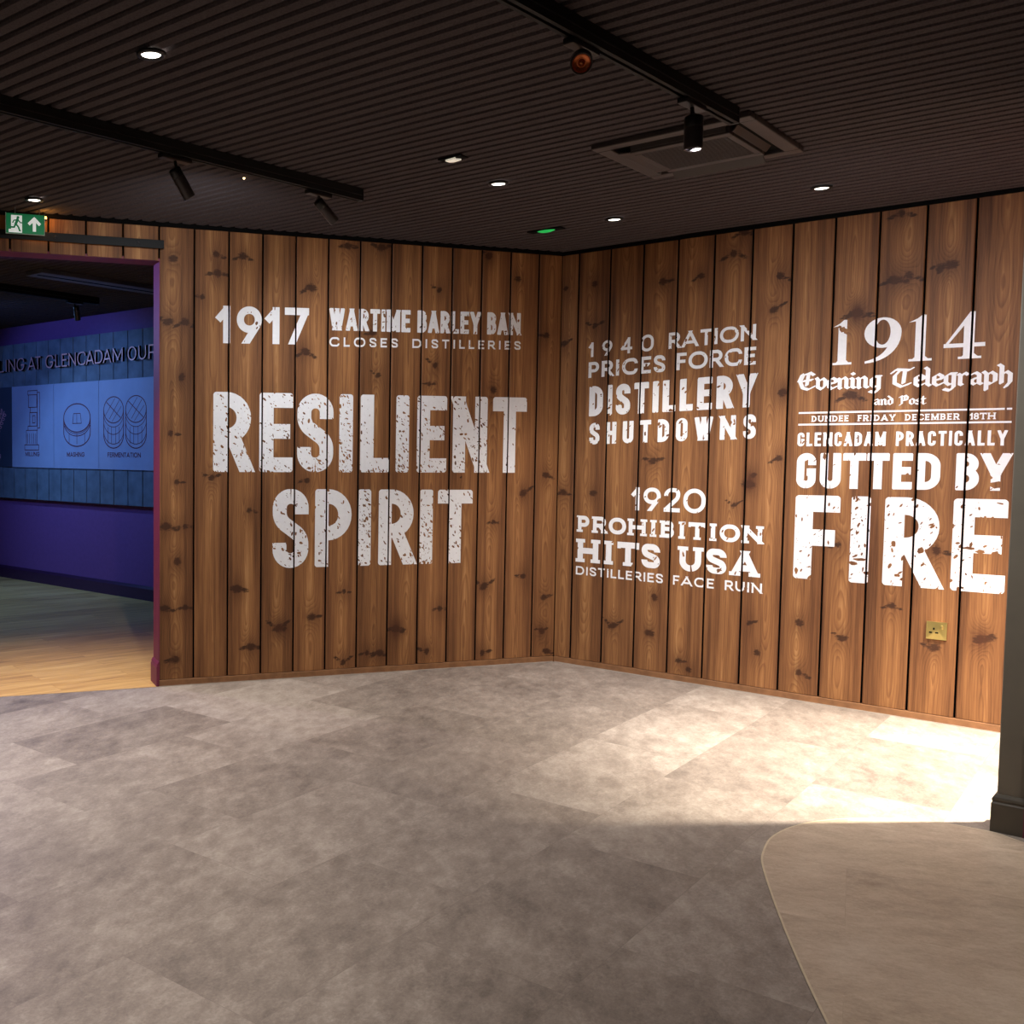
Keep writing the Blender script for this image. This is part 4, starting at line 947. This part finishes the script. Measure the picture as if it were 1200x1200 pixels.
for cx in (-.205, .105):
    vats += [(ell(cx, .13, .14, .115)[:-1], .009, True), (ell(cx, -.09, .14, .115, 180, 360), .009, False), ([(cx - .14, .13), (cx - .14, -.09)], .009, False), ([(cx + .14, .13), (cx + .14, -.09)], .009, False)]
    for dz in (-.035, -.10, -.185): vats.append((ell(cx, .13 + dz, .14, .115, 190, 350), .006, False))
    vats += [([(cx - .10, .20), (cx + .10, .06)], .008, False), ([(cx + .08, .21), (cx - .06, .05)], .006, False), ([(cx + .11, .16), (cx - .02, .03)], .005, False), ([(cx + .02, .23), (cx - .12, .08)], .005, False)]
    for x in (-.08, -.03, .03, .08): vats.append(([(cx + x, -.02), (cx + x, -.17)], .005, False))
ink(b4, 'icon', vats, M['ink']); caption(b4, 'FERMENTATION', 0.46, -0.285, M['ink']).location.x = -0.06
# raised letters over the boards
sg = empty('sign_lettering', (0, FARY - 0.031 - 0.055, 2.062), 'raised rose-coloured letters spelling the distilling title along the blue-lit boards', 'sign')
txt = 'LING AT GLENCADAM OUR'
SPN = iter(pairs([-5.94,-5.846,-5.818,-5.784,-5.755,-5.64,-5.612,-5.483,-5.417,-5.296,-5.293,-5.205,-5.123,-4.998,-4.963,-4.882,-4.861,-4.775,-4.752,-4.642,-4.618,-4.494,-4.485,-4.374,-4.356,-4.243,-4.235,-4.122,-4.096,-3.96,-3.89,-3.775,-3.745,-3.645,-3.610,-3.505]))
ws = [.28 if c == ' ' else (WID['geo'].get(c, .7) or .15) for c in txt]; tot = sum(ws) + .13 * (len(txt) - 1); k = (-3.60 + 6.075) / tot; x = -6.075
rose = M['rose']
for c, w in zip(txt, ws):
    if c != ' ':
        xa, xb = next(SPN)
        mb = MB(); P = [[Vector((xa + v.x, v.y)) for v in p] for p in glyph(c, xb - xa, 0.120, 0.0125, 0.06)]
        union_mesh(mb, P, [], lambda u, z: (u, 0.0, z))
        o = mb.build('letter', rose, sg, fix=False); o.data.materials.append(M['blacker'])
        sm = o.modifiers.new('depth', 'SOLIDIFY'); sm.thickness = 0.022; sm.offset = 0; sm.material_offset_rim = 1
    x += (w + .13) * k
# ceiling things in the far room
e = empty('linear_air_grille', (-2.90, -1.10, ZC - 0.001), 'long flat dark ceiling panel beyond the doorway lintel, lit faintly blue', 'air grille')
mb = MB(); mb.box(-0.10, 0.10, -0.75, 0.85, -0.03, 0.0); mb.build('panel', plain('dim_grey', srgb(92, 92, 100), 0.5), e, 0.003)
mb = MB(); mb.box(-0.012, 0.012, -0.72, 0.82, -0.0315, -0.0302); mb.build('slot', M['blacker'], e)
track('lighting_track', (-3.52, -3.6), (-3.60, -0.80), 'black lighting track in the dark far room with one lit spot')
track_spot((-3.595, -1.02, ZC - 0.055), (-3.60, -1.0, 2.42), (-0.15, 0.25, -0.9), 0.11, 0.024, 'black track spot in the dark far room above the blue boards', M['blue_led'], tdir=Vector((-0.03, 1, 0)))
e = empty('track_spotlight', (-4.75, -2.6, ZC - 0.055), 'blue projector in the far room hidden by the door lintel', 'spotlight', 'track spotlights')
mb = MB(); mb.lathe([(0.03, 0), (0.03, -0.05)], 20); mb.build('tube', M['spot_shell'], e)
spot('blue_lamp', (0, 0, -0.07), (-0.10, 2.4, -0.95), P_BLUE, C_BLUE, 74, 0.6, e, 0.02)
e = empty('track_spotlight', (-5.4, -1.5, ZC - 0.055), 'blue wall washer in the far room hidden by the door lintel', 'spotlight', 'track spotlights')
mb = MB(); mb.lathe([(0.03, 0), (0.03, -0.05)], 20); mb.build('tube', M['spot_shell'], e)
spot('wash_lamp', (0, 0, -0.07), (0.75, 0.25, -1.0), P_BLUE * 1.3, (0.18, 0.40, 0.9), 130, 0.9, e, 0.05)
e = empty('track_spotlight', (-3.0, -2.6, ZC - 0.055), 'added violet fill light in the far room hidden by the door lintel', 'spotlight', 'track spotlights')
mb = MB(); mb.lathe([(0.03, 0), (0.03, -0.05)], 20); mb.build('tube', M['spot_shell'], e)
spot('violet_fill', (0, 0, -0.07), (1.0, 0.35, -0.6), P_BLUE * 0.5, (0.5, 0.2, 0.85), 120, 0.9, e, 0.05)  # violet light added to colour the far room walls
